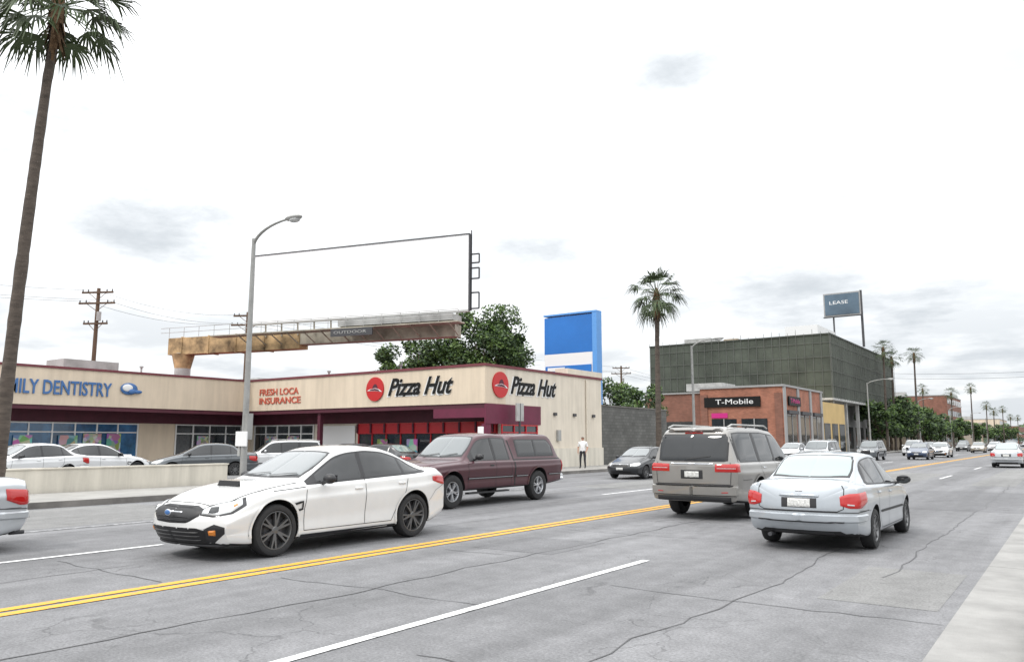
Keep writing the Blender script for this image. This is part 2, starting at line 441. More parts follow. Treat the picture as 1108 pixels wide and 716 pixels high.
def wheel_mesh(Rw, wd, spokes, alloy, rimf=.68):
    mb=MB(); n=40
    prof=[(Rw*rimf,wd*.40),(Rw*rimf+.012,wd*.5),(Rw*.86,wd*.52),(Rw*.95,wd*.48),(Rw*.985,wd*.38),(Rw,wd*.25),(Rw,-wd*.25),(Rw*.97,-wd*.42),(Rw*.8,-wd*.5),(Rw*.6,-wd*.5)]
    def lathe(prof,mt):
        vs=[];fs=[]
        for r,y in prof:
            for k in range(n):
                t=2*math.pi*k/n; vs.append((r*math.cos(t),y,r*math.sin(t)))
        for i in range(len(prof)-1):
            for k in range(n): fs.append((i*n+k,i*n+(k+1)%n,(i+1)*n+(k+1)%n,(i+1)*n+k))
        mb.add(vs,fs,mt)
    lathe(prof,'tyre')
    rr=Rw*rimf
    lathe([(rr,wd*.40),(rr,wd*.46),(rr-.012,wd*.46),(rr-.022,wd*.38),(rr-.03,wd*.1)],alloy)
    lathe([(rr-.01,wd*.1),(.001,wd*.12)],'plastic')
    lathe([(.16*Rw/.33*.9,wd*.13),(.14*Rw/.33*.9,wd*.14),(.05,wd*.15)],'darksteel')
    lathe([(.055,wd*.15),(.055,wd*.36),(.045,wd*.4),(.001,wd*.41)],alloy)
    for k in range(spokes):
        t=2*math.pi*(k+.25)/spokes
        for dt in ((-.15,.15) if spokes<8 else (0,)):
            c2,s2=math.cos(t+dt),math.sin(t+dt); c,s_=math.cos(t),math.sin(t)
            a=Vector((c*.04,0,s_*.04)); b=Vector((c2*(rr-.01),0,s2*(rr-.01)))
            d=(b-a).normalized(); px=Vector((-d.z,0,d.x)); w0=.018 if spokes<8 else .016; w1=.011 if spokes<8 else .012
            y1=wd*.38; y2=wd*.43; yb=wd*.22
            vs=[a-px*w0+Vector((0,y1,0)),a+px*w0+Vector((0,y1,0)),b+px*w1+Vector((0,y2,0)),b-px*w1+Vector((0,y2,0)),
                a-px*w0*1.4+Vector((0,yb,0)),a+px*w0*1.4+Vector((0,yb,0)),b+px*w1*1.5+Vector((0,yb,0)),b-px*w1*1.5+Vector((0,yb,0))]
            mb.add(vs,[(0,1,2,3),(0,4,5,1),(1,5,6,2),(2,6,7,3),(3,7,4,0)],alloy)
    return mb.mesh('wheel',True,30)

def side_glass(S,mb,bvh,mt,x0,x1,up=.11,lo=.035,off=.007,rear_slant=0,shr=0):
    rows=[]; n=26
    for i in range(n+1):
        x=x0+(x1-x0)*i/n
        hi=K(S['top'],x)-up-shr; l=K(S['belt'],x)+lo+shr
        if hi-l>.015: rows.append([x,l,hi])
    if not rows: return
    if rear_slant:
        xe=rows[-1][0]
        for r in rows:
            t=(r[0]-(xe-rear_slant))/rear_slant
            if t>0: r[2]=r[2]+(r[1]+.03-r[2])*t**1.3
    patch(mb,bvh,mt,[tuple(r) for r in rows],'side',S['L'],off,nu=30,nv=8)
def screen(S,mb,bvh,mt,xa,xb,off=.007,m=.045,curve=.1,front=True):
    rows=[]; ymax=max(K(S['tw'],xa),K(S['tw'],xb))-m
    for i in range(13):
        y=ymax*i/12
        ok=[xa+(xb-xa)*k/40 for k in range(41) if K(S['tw'],xa+(xb-xa)*k/40)-m>=y-.001]
        if not ok: break
        a,b=min(ok),max(ok); q=curve*(y/ymax)**2
        if front: a=a+q
        else: b=b-q
        if b-a>.02: rows.append((y,a,b))
    patch(mb,bvh,mt,rows,'top',S['L'],off,nu=16,nv=14)

def mirror(mb,S,x,z,pm,s=(1,-1)):
    for sg in s:
        y=sg*(S['W']+.07)
        mb.ell((x,y,z),(.075,.115,.075),pm,14,8)
        mb.box(x+.045,x+.068,y-.085,y+.085,z-.05,z+.05,'glass')
        mb.cyl((x-.0,sg*(S['W']-.08),z-.07),(x,y-sg*.02,z-.02),.025,.03,8,'plastic')

def side_common(S,mb,bvh,doors,hz,mtgap='grilleblack',handle=None,hl=.16):
    L=S['L']
    for pts in doors: line(mb,bvh,mtgap,pts,'side',L,.009)
    for hx in hz:
        z=K(S['belt'],hx)-.10
        patch(mb,bvh,handle,[(hx,z-.018,z+.018),(hx+hl,z-.018,z+.018)],'side',L,.03,nu=8,nv=4,edge=.1)
def arch_lip(S,mb,bvh,mt,w=.03,a0=-15,a1=195):
    for ax in S['ax']:
        Rc=S['R']*S.get('arch',1.16)
        pts=[(ax+math.cos(rad(a))*(Rc+w/2),S['R']+.02+math.sin(rad(a))*(Rc+w/2)) for a in range(a0,a1,8)]
        pts=[p for p in pts if p[1]>K(S['bot'],p[0])+.05]
        line(mb,bvh,mt,pts,'side',S['L'],w,off=.012)
def wipers(mb,bvh,S,xa,xb):
    L=S['L']
    line(mb,bvh,'plastic',[(.55,xa+.03),(.02,xa+.10)],'top',L,.018,s=(1,),off=.022)
    line(mb,bvh,'plastic',[(-.05,xa+.02),(-.55,xa+.12)],'top',L,.018,s=(1,),off=.022)

TYPES={}
def finish(kind,S,bodym,detail,wheels):
    TYPES[kind]=dict(S=S,body=bodym,detail=detail.mesh('fittings',True,40),wheel=wheels)
def place(kind,name,X,Y,rz,pm=None,sc_=1,zs=1):
    T=TYPES[kind]; S=T['S']
    e=empty(name,(X,Y,.008),rz)
    e.scale=(sc_,sc_,sc_*zs)
    cx=S['L']/2
    b=T['body']; d=T['detail']
    if pm:
        b=b.copy(); 
        for i,m_ in enumerate(b.materials):
            if m_==T['pm']: b.materials[i]=pm
        d=d.copy()
        for i,m_ in enumerate(d.materials):
            if m_==T['pm']: d.materials[i]=pm
    obj('body',b,e,(-cx,0,0)); obj('windows_lamps_trim',d,e,(-cx,0,0))
    k=0
    for ax in S['ax']:
        for sg in (1,-1):
            k+=1
            obj('wheel_%d'%k,T['wheel'],e,(ax-cx,sg*(S['W']-S.get('wi',.125)),S['R']),(0,rad(20*k),0 if sg>0 else math.pi))
    return e

# --- white sports sedan
pm=paint('pearl_white_paint',(.68,.68,.67))
S=dict(L=4.68,W=.9,R=.345,ax=(.97,3.68),arch=1.12,cf=.30,lf=.09,bf=.06,br=.05,cr=.22,lr=.05,zf=.5,
 bot=[(0,.20),(.4,.17),(4.1,.19),(4.5,.25),(4.68,.32)],
 belt=[(0,.56),(.25,.67),(.6,.78),(1.0,.86),(1.4,.90),(2.5,.94),(3.7,.99),(4.3,1.03),(4.6,1.02),(4.68,.96)],
 top=[(0,.64),(.12,.73),(.4,.83),(.8,.91),(1.25,.97),(1.42,1.0),(1.78,1.20),(2.13,1.38),(2.38,1.445),(2.78,1.475),(3.18,1.45),(3.48,1.375),(3.88,1.22),(4.2,1.10),(4.5,1.10),(4.63,1.09),(4.68,1.0)],
 wid=[(0,.82),(.35,.88),(.8,.905),(1.1,.905),(1.5,.88),(3.0,.88),(3.6,.91),(4.0,.905),(4.3,.87),(4.68,.80)],
 tw=[(0,.66),(.5,.72),(1.3,.76),(1.5,.74),(2.18,.60),(2.7,.61),(3.28,.585),(3.7,.60),(4.2,.70),(4.68,.68)])
bm,bv=car_body(S,pm); d=MB(); L=S['L']
side_glass(S,d,bv,'plastic',1.52,4.02,up=.085,lo=.012,off=.004,rear_slant=.35)
side_glass(S,d,bv,'glass',1.70,2.58,off=.008)
side_glass(S,d,bv,'glass',2.65,3.46,off=.008)
side_glass(S,d,bv,'glass',3.50,3.86,off=.008,rear_slant=.3)
screen(S,d,bv,'plastic',1.41,2.18,off=.004,m=.03)
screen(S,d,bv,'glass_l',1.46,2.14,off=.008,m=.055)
wipers(d,bv,S,1.44,2.1)
screen(S,d,bv,'plastic',3.33,4.20,off=.004,m=.03,front=False)
screen(S,d,bv,'glass',3.38,4.14,off=.008,m=.06,front=False)
patch(d,bv,'grilleblack',[(0,.48,.70),(.34,.49,.70),(.50,.58,.66)],'front',L,.008,nu=14)
for zz in (.51,.55,.665): patch(d,bv,'plastic',[(0,zz,zz+.012),(.36,zz,zz+.012)],'front',L,.02,nu=12,nv=2)
patch(d,bv,'chrome',[(0,.605,.63),(.2,.605,.628)],'front',L,.018,nu=10,nv=3)
d.ell((-.085,0,.615),(.012,.075,.042),'chrome',18,8); d.ell((-.092,0,.615),(.010,.062,.032),'signblue',18,8)
patch(d,bv,'grilleblack',[(0,.215,.43),(.48,.215,.43),(.62,.25,.39)],'front',L,.006,nu=14)
for zz in (.27,.32,.37): patch(d,bv,'plastic',[(0,zz,zz+.012),(.5,zz,zz+.012)],'front',L,.018,nu=12,nv=2)
patch(d,bv,'plastic',[(28,.59,.67),(38,.565,.73),(50,.60,.765),(60,.70,.80)],'cf',L,.005,nu=20)
patch(d,bv,'lens',[(29.5,.602,.66),(38,.585,.718),(49,.62,.75),(57,.71,.785)],'cf',L,.02,nu=20)
patch(d,bv,'glass',[(34,.605,.675),(41,.605,.69)],'cf',L,.026,nu=8)
patch(d,bv,'amber',[(50,.66,.70),(54,.69,.72)],'cf',L,.026,nu=5,nv=4)
patch(d,bv,'plastic',[(32,.25,.42),(39,.24,.48),(46,.36,.44)],'cf',L,.006,nu=12)
patch(d,bv,'amber',[(35,.335,.40),(40,.335,.41)],'cf',L,.02,nu=6,nv=5)
patch(d,bv,'plastic',[(0,.195,.22),(50,.195,.218)],'cf',L,.022,nu=16,nv=3)
line(d,bv,'grilleblack',[(.0,.17),(.5,.19),(.66,.34),(.72,.8),(.74,1.38)],'top',L,.012)
vs=[(.80,-.23,.90),(.80,.23,.90),(.82,-.24,.985),(.82,.24,.985),(1.2,-.28,.992),(1.2,.28,.992),(1.2,-.31,.945),(1.2,.31,.945),(.80,-.28,.885),(.80,.28,.885)]
d.add(vs,[(2,3,5,4),(2,4,6,8),(3,9,7,5),(4,5,7,6)],pm); d.add(vs,[(0,1,3,2)],'grilleblack')
patch(d,bv,'tail',[(36,.80,.93),(45,.80,.95),(55,.84,.96),(62,.88,.95)],'cr',L,.015,nu=14)
patch(d,bv,'plate',[(0,.70,.84),(.24,.70,.84)],'rear',L,.012,nu=4)
side_common(S,d,bv,[[(1.46,.30),(1.44,.6),(1.50,.90)],[(2.62,.30),(2.62,.94),(2.615,1.36)],[(1.46,.30),(3.18,.30),(3.33,.55),(3.46,.72),(3.54,.97)],[(.95,.86),(1.48,.895)]],[2.40,3.32],handle=pm)
line(d,bv,'plastic',[(1.40,.225),(3.28,.225)],'side',L,.05,off=.012)
line(d,bv,'grilleblack',[(1.18,.66),(1.40,.70),(1.40,.60),(1.28,.58)],'side',L,.03,off=.01)
line(d,bv,'grilleblack',[(.55,.30),(.60,.55),(.75,.70)],'side',L,.006)
line(d,bv,'grilleblack',[(4.06,.55),(4.23,.72),(4.48,.80)],'side',L,.006)
arch_lip(S,d,bv,pm,.035)
mirror(d,S,1.80,1.0,'plastic')
finish('sport',S,bm,d,wheel_mesh(.345,.225,6,'alloy',.74)); TYPES['sport']['pm']=pm

# --- silver compact sedan
pm=paint('silver_paint',(.40,.43,.46),.45)
S=dict(L=4.5,W=.855,R=.305,ax=(.88,3.48),arch=1.15,cf=.34,lf=.14,bf=.06,br=.05,cr=.17,lr=.05,
 bot=[(0,.22),(.4,.19),(4.0,.2),(4.3,.24),(4.5,.27)],
 belt=[(0,.58),(.3,.68),(1.0,.84),(1.3,.89),(2.5,.93),(3.6,.96),(4.2,.98),(4.45,.97),(4.5,.94)],
 top=[(0,.66),(.15,.74),(.6,.86),(1.1,.96),(1.2,.99),(1.6,1.2),(1.95,1.39),(2.2,1.45),(2.7,1.475),(3.15,1.44),(3.35,1.385),(3.65,1.21),(3.92,1.07),(4.2,1.06),(4.45,1.04),(4.5,1.0)],
 wid=[(0,.76),(.35,.82),(.8,.855),(3.6,.855),(4.2,.84),(4.5,.79)],
 tw=[(0,.62),(.5,.68),(1.1,.72),(1.35,.70),(1.95,.58),(2.6,.585),(3.3,.57),(3.6,.60),(3.92,.66),(4.5,.66)])
bm,bv=car_body(S,pm); d=MB(); L=S['L']
side_glass(S,d,bv,'plastic',1.3,3.72,up=.09,lo=.015,off=.004,rear_slant=.3)
side_glass(S,d,bv,'glass',1.5,2.42,off=.008); side_glass(S,d,bv,'glass',2.49,3.25,off=.008); side_glass(S,d,bv,'glass',3.29,3.62,off=.008,rear_slant=.3)
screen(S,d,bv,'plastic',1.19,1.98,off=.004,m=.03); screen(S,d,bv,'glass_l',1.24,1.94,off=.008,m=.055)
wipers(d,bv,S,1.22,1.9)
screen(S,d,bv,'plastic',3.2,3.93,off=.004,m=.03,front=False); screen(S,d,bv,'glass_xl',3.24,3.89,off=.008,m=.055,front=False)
patch(d,bv,'tail',[(30,.70,.83),(36,.66,.87),(46,.66,.885),(56,.74,.90)],'cr',L,.018,nu=16)
patch(d,bv,'lens',[(34,.70,.73),(40,.69,.72)],'cr',L,.024,nu=6,nv=4)
patch(d,bv,'plastic',[(0,.655,.80),(.25,.655,.80)],'rear',L,.006,nu=4); patch(d,bv,'plate',[(0,.665,.79),(.16,.665,.79)],'rear',L,.018,nu=4)
patch(d,bv,pm,[(0,.815,.85),(.28,.815,.85)],'rear',L,.03,nu=8,nv=4)
patch(d,bv,'chrome',[(0,.89,.93),(.05,.89,.93)],'rear',L,.012,nu=4,nv=4)
line(d,bv,'grilleblack',[(-.0,.612),(.52,.612),(.60,.65),(.61,.93),(.58,.99)],'rear',L,.012)
line(d,bv,'plastic',[(0,.60),(40,.60),(62,.62)],'cr',L,.012)
patch(d,bv,pm,[(0,.45,.57),(34,.45,.57),(60,.46,.57)],'cr',L,.03,nu=22,nv=6,edge=.1)
line(d,bv,'plastic',[(0,.46),(.6,.46)],'rear',L,.018,off=.034)
patch(d,bv,'plastic',[(0,.25,.31),(.45,.25,.31)],'rear',L,.01,nu=8,nv=3)
patch(d,bv,'grilleblack',[(0,.55,.66),(.36,.56,.66)],'front',L,.008,nu=12); patch(d,bv,'chrome',[(0,.655,.675),(.37,.655,.672)],'front',L,.015,nu=12,nv=3)
patch(d,bv,'grilleblack',[(0,.26,.38),(.5,.27,.37)],'front',L,.008,nu=12); patch(d,bv,'plate',[(0,.42,.52),(.16,.42,.52)],'front',L,.02,nu=4)
patch(d,bv,'lens',[(26,.58,.68),(36,.57,.72),(50,.62,.75),(56,.68,.76)],'cf',L,.016,nu=16)
side_common(S,d,bv,[[(1.28,.28),(1.25,.6),(1.3,.88)],[(2.455,.28),(2.455,.93),(2.455,1.35)],[(1.28,.28),(3.0,.28),(3.12,.5),(3.27,.68),(3.3,.95)]],[2.2,3.05],handle=pm)
line(d,bv,'grilleblack',[(1.25,.52),(3.05,.54)],'side',L,.035,off=.008)
line(d,bv,'grilleblack',[(3.8,.60),(4.1,.62),(4.3,.62)],'side',L,.006)
mirror(d,S,1.55,.98,'plastic')
d.cyl((4.3,-.45,.23),(4.5,-.45,.23),.03,.03,10,'darksteel')
finish('sedan',S,bm,d,wheel_mesh(.305,.2,9,'alloy',.66)); TYPES['sedan']['pm']=pm

# --- full size SUV
pm=paint('champagne_grey_paint',(.25,.24,.225),.45)
S=dict(L=5.3,W=1.0,R=.40,ax=(.95,3.98),arch=1.14,cf=.26,lf=.06,bf=.04,br=.04,cr=.10,lr=.085,zr=1.1,lrp=1.1,rfl=.8,zf=.8,drop=.09,wi=.14,
 bot=[(0,.34),(.4,.3),(4.6,.32),(5.3,.38)],
 belt=[(0,.92),(.3,1.0),(1.2,1.1),(2,1.14),(5.3,1.16)],
 top=[(0,1.0),(.12,1.09),(1.2,1.18),(1.42,1.22),(1.8,1.54),(2.1,1.79),(2.35,1.88),(3.2,1.935),(4.6,1.93),(5.1,1.90),(5.26,1.87),(5.3,1.80)],
 wid=[(0,.92),(.4,.98),(1,1.0),(4.6,1.0),(5.1,.985),(5.3,.95)],
 tw=[(0,.80),(1.2,.86),(1.5,.84),(2.15,.72),(3,.735),(4.8,.73),(5.3,.71)])
bm,bv=car_body(S,pm); d=MB(); L=S['L']
side_glass(S,d,bv,'plastic',1.6,5.08,up=.13,lo=.02,off=.004)
side_glass(S,d,bv,'glass',1.75,2.75,up=.155,off=.009); side_glass(S,d,bv,'glass',2.84,3.78,up=.155,off=.009); side_glass(S,d,bv,'glass',3.93,4.98,up=.155,off=.009)
screen(S,d,bv,'plastic',1.42,2.2,off=.004,m=.03); screen(S,d,bv,'glass_l',1.48,2.15,off=.008,m=.055)
patch(d,bv,'plastic',[(0,1.19,1.76),(.68,1.19,1.76),(.76,1.21,1.70)],'rear',L,.006,nu=20,nv=12)
patch(d,bv,'glass',[(0,1.21,1.735),(.66,1.21,1.73),(.73,1.23,1.68)],'rear',L,.014,nu=20,nv=12)
patch(d,bv,'tail',[(.50,.985,1.14),(.93,.985,1.15)],'rear',L,.016,nu=14,nv=5)
patch(d,bv,'lens',[(.52,1.045,1.07),(.93,1.045,1.07)],'rear',L,.02,nu=14,nv=3)
patch(d,bv,'tail',[(42,.985,1.15),(50,.99,1.15)],'cr',L,.016,nu=8,nv=5)
patch(d,bv,'chrome',[(0,1.13,1.165),(.46,1.13,1.165)],'rear',L,.02,nu=10,nv=3)
patch(d,bv,'plastic',[(0,.84,1.02),(.24,.84,1.02)],'rear',L,.006,nu=5); patch(d,bv,'plate',[(0,.87,.99),(.155,.87,.99)],'rear',L,.02,nu=4)
line(d,bv,'grilleblack',[(0,.735),(.80,.735),(.82,1.0),(.80,1.18)],'rear',L,.012)
patch(d,bv,pm,[(0,.50,.715),(28,.50,.715),(46,.50,.71)],'cr',L,.06,nu=22,nv=8,edge=.1)
patch(d,bv,'plastic',[(0,.70,.725),(.85,.70,.725)],'rear',L,.066,nu=14,nv=3)
patch(d,bv,'plastic',[(0,.39,.49),(.8,.39,.48)],'rear',L,.02,nu=12,nv=4)
patch(d,bv,'tail',[(.6,.56,.60),(.78,.56,.60)],'rear',L,.066,nu=6,nv=3)
patch(d,bv,pm,[(0,1.80,1.86),(.6,1.80,1.85)],'rear',L,.07,nu=10,nv=4,edge=.2)
patch(d,bv,'tail',[(0,1.765,1.79),(.2,1.765,1.79)],'rear',L,.03,nu=4,nv=2)
line(d,bv,'plastic',[(-.1,1.24),(.4,1.30)],'rear',L,.02,s=(1,),off=.03)
patch(d,bv,'grilleblack',[(0,.62,.95),(.42,.62,.95)],'front',L,.01,nu=10); patch(d,bv,'lens',[(24,.74,.95),(42,.76,.97)],'cf',L,.015,nu=12)
side_common(S,d,bv,[[(1.5,.40),(1.5,1.1),(1.6,1.16)],[(2.79,.40),(2.79,1.74)],[(1.5,.40),(3.4,.40),(3.5,.7),(3.84,.98),(3.85,1.72)],[(4.5,.82),(5.0,.82)]],[2.5,3.55],handle='chrome')
line(d,bv,'plastic',[(1.45,.55),(3.42,.55)],'side',L,.08,off=.02)
line(d,bv,'chrome',[(1.5,.43),(3.4,.43)],'side',L,.02,off=.03)
for sg in (1,-1):
    d.tube([(2.4,sg*.66,1.90),(2.6,sg*.66,1.955),(4.7,sg*.66,1.955),(4.95,sg*.66,1.90)],.02,8,'greysteel')
    for xx in (3.1,3.8): d.cyl((xx,sg*.66,1.90),(xx,sg*.66,1.955),.02,.02,6,'plastic')
arch_lip(S,d,bv,pm,.05); mirror(d,S,1.85,1.27,pm)
finish('suv',S,bm,d,wheel_mesh(.40,.25,6,'alloy2')); TYPES['suv']['pm']=pm

# --- pickup with camper shell
pm=paint('burgundy_car_paint',(.055,.008,.016),.15,.4,.55)
topk=[(0,1.0),(.08,1.07),(1.3,1.14),(1.48,1.17),(1.86,1.5),(2.1,1.70),(2.32,1.765),(2.8,1.80),(3.3,1.78),(3.44,1.75),(3.50,1.60),(3.53,1.60),(3.6,1.76),(4.5,1.80),(5.4,1.79),(5.55,1.74),(5.78,1.36),(5.85,1.16),(5.9,1.12)]
twk=[(0,.82),(1.3,.84),(1.5,.81),(2.1,.67),(3.3,.675),(3.47,.66),(3.53,.66),(3.62,.72),(5.5,.71),(5.8,.80),(5.9,.84)]
S=dict(L=5.9,W=.98,R=.395,ax=(.95,4.62),arch=1.18,cf=.2,lf=.03,bf=.03,br=.03,cr=.05,lr=.02,zr=1.0,zf=.8,drop=.08,wi=.14,
 bot=[(0,.40),(.4,.37),(5,.38),(5.9,.46)],
 belt=[(0,.94),(.3,1.0),(1.2,1.05),(2,1.08),(5.9,1.08)],top=topk,
 wid=[(0,.93),(.3,.97),(1,.98),(5.6,.98),(5.9,.95)],tw=twk)
bm,bv=car_body(S,pm); d=MB(); L=S['L']
side_glass(S,d,bv,'plastic',1.66,3.34,up=.12,lo=.02,off=.004)
side_glass(S,d,bv,'glass',1.82,2.62,up=.145,off=.009); side_glass(S,d,bv,'glass',2.72,3.26,up=.145,off=.009)
patch(d,bv,'plastic',[(3.70,1.17,1.64),(5.30,1.17,1.64),(5.50,1.17,1.45)],'side',L,.005,nu=24)
patch(d,bv,'glass',[(3.74,1.20,1.61),(4.55,1.20,1.61)],'side',L,.012,nu=16)
patch(d,bv,'glass',[(4.60,1.20,1.61),(5.27,1.20,1.61),(5.44,1.20,1.46)],'side',L,.012,nu=16)
line(d,bv,'grilleblack',[(3.5,1.10),(5.88,1.10)],'side',L,.03)
line(d,bv,'grilleblack',[(3.5,.42),(3.5,1.66)],'side',L,.05)
patch(d,bv,'glass',[(0,1.2,1.66),(.62,1.2,1.62)],'rear',L,.01,nu=12)
screen(S,d,bv,'plastic',1.46,2.17,off=.004,m=.03); screen(S,d,bv,'glass_l',1.51,2.13,off=.008,m=.055); wipers(d,bv,S,1.49,2.1)
patch(d,bv,'grilleblack',[(0,.70,.97),(.60,.70,.97)],'front',L,.008,nu=14)
patch(d,bv,'chrome',[(0,.825,.86),(.85,.825,.86)],'front',L,.02,nu=18,nv=3)
patch(d,bv,'lens',[(.62,.87,.97),(.88,.87,.96)],'front',L,.014,nu=8); patch(d,bv,'amber',[(.62,.73,.81),(.88,.74,.81)],'front',L,.014,nu=8)
patch(d,bv,'lens',[(44,.87,.97),(50,.87,.96)],'cf',L,.014,nu=6); patch(d,bv,'amber',[(44,.73,.81),(50,.74,.81)],'cf',L,.014,nu=6)
patch(d,bv,'chrome',[(0,.46,.66),(30,.46,.66),(49,.48,.66)],'cf',L,.06,nu=20,nv=6,edge=.1)
patch(d,bv,'chrome',[(0,.48,.68),(46,.48,.68)],'cr',L,.06,nu=20,nv=6,edge=.1)
patch(d,bv,'tail',[(.80,.75,1.05),(.92,.75,1.05)],'rear',L,.014,nu=5); patch(d,bv,'tail',[(43.5,.75,1.05),(46,.75,1.05)],'cr',L,.014,nu=5)
side_common(S,d,bv,[[(1.54,.44),(1.54,1.0),(1.60,1.08)],[(2.67,.44),(2.67,1.68)],[(1.54,.44),(3.35,.44),(3.35,1.08)]],[2.42],handle='plastic')
for a_,b_ in ((1.54,3.4),(3.56,4.1),(5.14,5.8)):
    line(d,bv,'plastic',[(a_,.68),(b_,.68)],'side',L,.045,off=.014); line(d,bv,'chrome',[(a_,.685),(b_,.685)],'side',L,.012,off=.018)
d.box(1.6,3.3,-.92,-.80,.30,.34,'plastic'); d.box(1.6,3.3,.80,.92,.30,.34,'plastic')
arch_lip(S,d,bv,pm,.05); mirror(d,S,1.84,1.2,'plastic')
finish('pickup_shell',S,bm,d,wheel_mesh(.395,.25,5,'alloy2',.6)); TYPES['pickup_shell']['pm']=pm

white2=paint('white_car_paint',(.68,.69,.70)); silver2=paint('light_silver_paint',(.47,.49,.51),.4)
dark=paint('black_car_paint',(.013,.015,.018),0,.3,.6); grey=paint('grey_car_paint',(.09,.10,.11),.4); navy=paint('navy_car_paint',(.03,.05,.1),.3)
redp=paint('red_car_paint',(.35,.02,.02)); tanp=paint('beige_car_paint',(.38,.34,.28),.4)
OUT=rad(90); IN=rad(-90)      # OUT: nose towards -Y ; IN: nose towards +Y
place('sport','white_sedan_car',-10.10,8.60,OUT,sc_=1.035)
place('pickup_shell','burgundy_pickup_truck',-13.1,16.55,OUT)
place('suv','silver_suv',-6.47,18.0,IN,sc_=.985)
place('sedan','silver_sedan_car',-3.38,14.2,IN,zs=.965)
place('sedan','white_sedan_car',-13.55,3.32,OUT,silver2)
place('sedan','black_sedan_car',-15.7,31.9,OUT,dark,sc_=.97,zs=.95)
place('suv','silver_suv',-13.4,52.5,OUT,silver2,sc_=.86)
place('sedan','silver_sedan_car',-3.5,57.8,IN,silver2)
place('sedan','dark_sedan_car',-11.2,77,OUT,navy)
place('sport','white_sedan_car',-11.0,88,OUT,white2)
place('suv','white_suv',-14.6,96,OUT,white2,sc_=.88)
place('sedan','grey_sedan_car',-6.4,112,IN,grey)
place('sedan','beige_sedan_car',-11,125,OUT,tanp)
place('suv','dark_suv',-14.2,72,OUT,grey,sc_=.85)
place('sedan','silver_sedan_car',-17.8,62,OUT,silver2)
for i,(x,y,k,p) in enumerate([(-11,150,'sedan',white2),(-14.4,140,'sedan',dark),(-6.4,165,'suv',grey),(-3.3,140,'sedan',redp),(-11,190,'suv',dark),(-14.4,205,'sedan',silver2),(-6.4,220,'sedan',white2),(-11,250,'sedan',grey),(-3.4,260,'suv',white2),(-18.4,120,'sedan',dark),(-18.4,135,'sedan',silver2),(-18.4,180,'suv',navy)]):
    place(k,'distant_car',x,y,IN if x>-9 else OUT,p,sc_=.9 if k=='suv' else 1)
place('sedan','parked_white_car',-33.4,14.0,rad(100),white2,sc_=1.03)
place('sport','parked_white_car',-34.0,17.0,rad(-84),white2,sc_=1.02)
place('sedan','parked_dark_car',-32.6,21.3,rad(62),grey,sc_=1.02)
place('suv','parked_white_suv',-34.0,26.4,rad(60),white2,sc_=.85)
place('sedan','parked_dark_car',-26.9,26.9,rad(5),dark)
place('sedan','parked_grey_car',-30.5,28.0,rad(80),grey)

# ---------------------------------------------------------------- ground, road
g=MB(); g.quad((-2500,-600,-.012),(2500,-600,-.012),(2500,4500,-.012),(-2500,4500,-.012),'ground'); g.build('ground')
g=MB(); g.quad((-20.2,-60,0),(-1.05,-60,0),(-1.05,2500,0),(-20.2,2500,0),'asph'); g.build('road')
g=MB()
def sheet(x0,x1,y0,y1,m_,z=.0025): g.quad((x0,y0,z),(x1,y0,z),(x1,y1,z),(x0,y1,z),m_)
sheet(-4.4,-1.1,21,29,'asph_patch'); sheet(-3.3,-1.9,33,52,'asph_patch2'); sheet(-7.9,-5.3,30,44,'asph_patch2'); sheet(-14.6,-12.2,24,31,'asph_patch2'); sheet(-19.9,-15.6,-2,11,'asph_patch2'); sheet(-11.2,-8.9,33,60,'asph_patch'); sheet(-2.3,-1.2,8.6,11.1,'asph_patch2'); sheet(-7.6,-6.2,9.6,11.2,'asph_patch')
g.build('road_repairs')
# crack sealant and seams
g=MB(); rr=random.Random(3)
def seam(x,y,dx,dy,n,w=.014,wob=.05):
    px,py=x,y; prev=None
    for i in range(n):
        qx=px+dx+rr.uniform(-wob,wob)*(abs(dy)>abs(dx)); qy=py+dy+rr.uniform(-wob,wob)*(abs(dx)>abs(dy))
        l=math.hypot(dx,dy); nx,ny=-dy/l*w*rr.uniform(.35,1),dx/l*w*rr.uniform(.35,1)
        cur=((qx+nx,qy+ny,.0045),(qx-nx,qy-ny,.0045))
        if prev: g.quad(prev[0],prev[1],cur[1],cur[0],'tar')
        prev=cur; px,py=qx,qy
seam(-6.55,2,0,.25,150); seam(-3.05,3,0,.25,60,.010); seam(-10.1,-1,0,.25,60,.012); seam(-2.0,10,0,.3,80,.012)
for (x,y,s_) in ((-8.0,6.1,14),(-4.6,8.0,16),(-7.9,12.4,15),(-4.4,4.6,11),(-11.5,5.2,13),(-8.0,9.2,7),(-4.6,17.5,15),(-7.9,22,14)):
    seam(x,y,.22,.012,s_,.010,.06)
g.build('crack_sealant_lines')
g=MB()
for y0 in range(-60,400,6):
    g.box(-1.05,-.40,y0,y0+5.985,-.02,.006,'gutter')
g.build('gutter')
g=MB()
g.box(-.40,-.25,-60,900,0,.15,'conc')
for y0 in range(-60,300,2): g.box(-.245,4,y0,y0+1.985,0,.148,'conc')
g.build('sidewalk')
g=MB()
g.box(-20.35,-20.2,-60,900,0,.15,'kerb')
for y0 in range(-60,300,2): g.box(-23.6,-20.355,y0,y0+1.985,0,.148,'conc')
g.box(-23.6,-20.355,300,900,0,.146,'conc')
g.build('sidewalk')
g=MB(); g.quad((-44.5,-40,.05),(-23.62,-40,.05),(-23.62,32.4,.05),(-44.5,32.4,.05),'lot'); 
for k in range(9): g.quad((-42,9+k*2.7,.056),(-37,9+k*2.7,.056),(-37,9.1+k*2.7,.056),(-42,9.1+k*2.7,.056),'white_paint')
g.build('parking_lot')
g=MB()
def mark(x,w,y0,y1,m): 
    g.quad((x-w/2,y0,.0075),(x+w/2,y0,.0075),(x+w/2,y1,.0075),(x-w/2,y1,.0075),m)
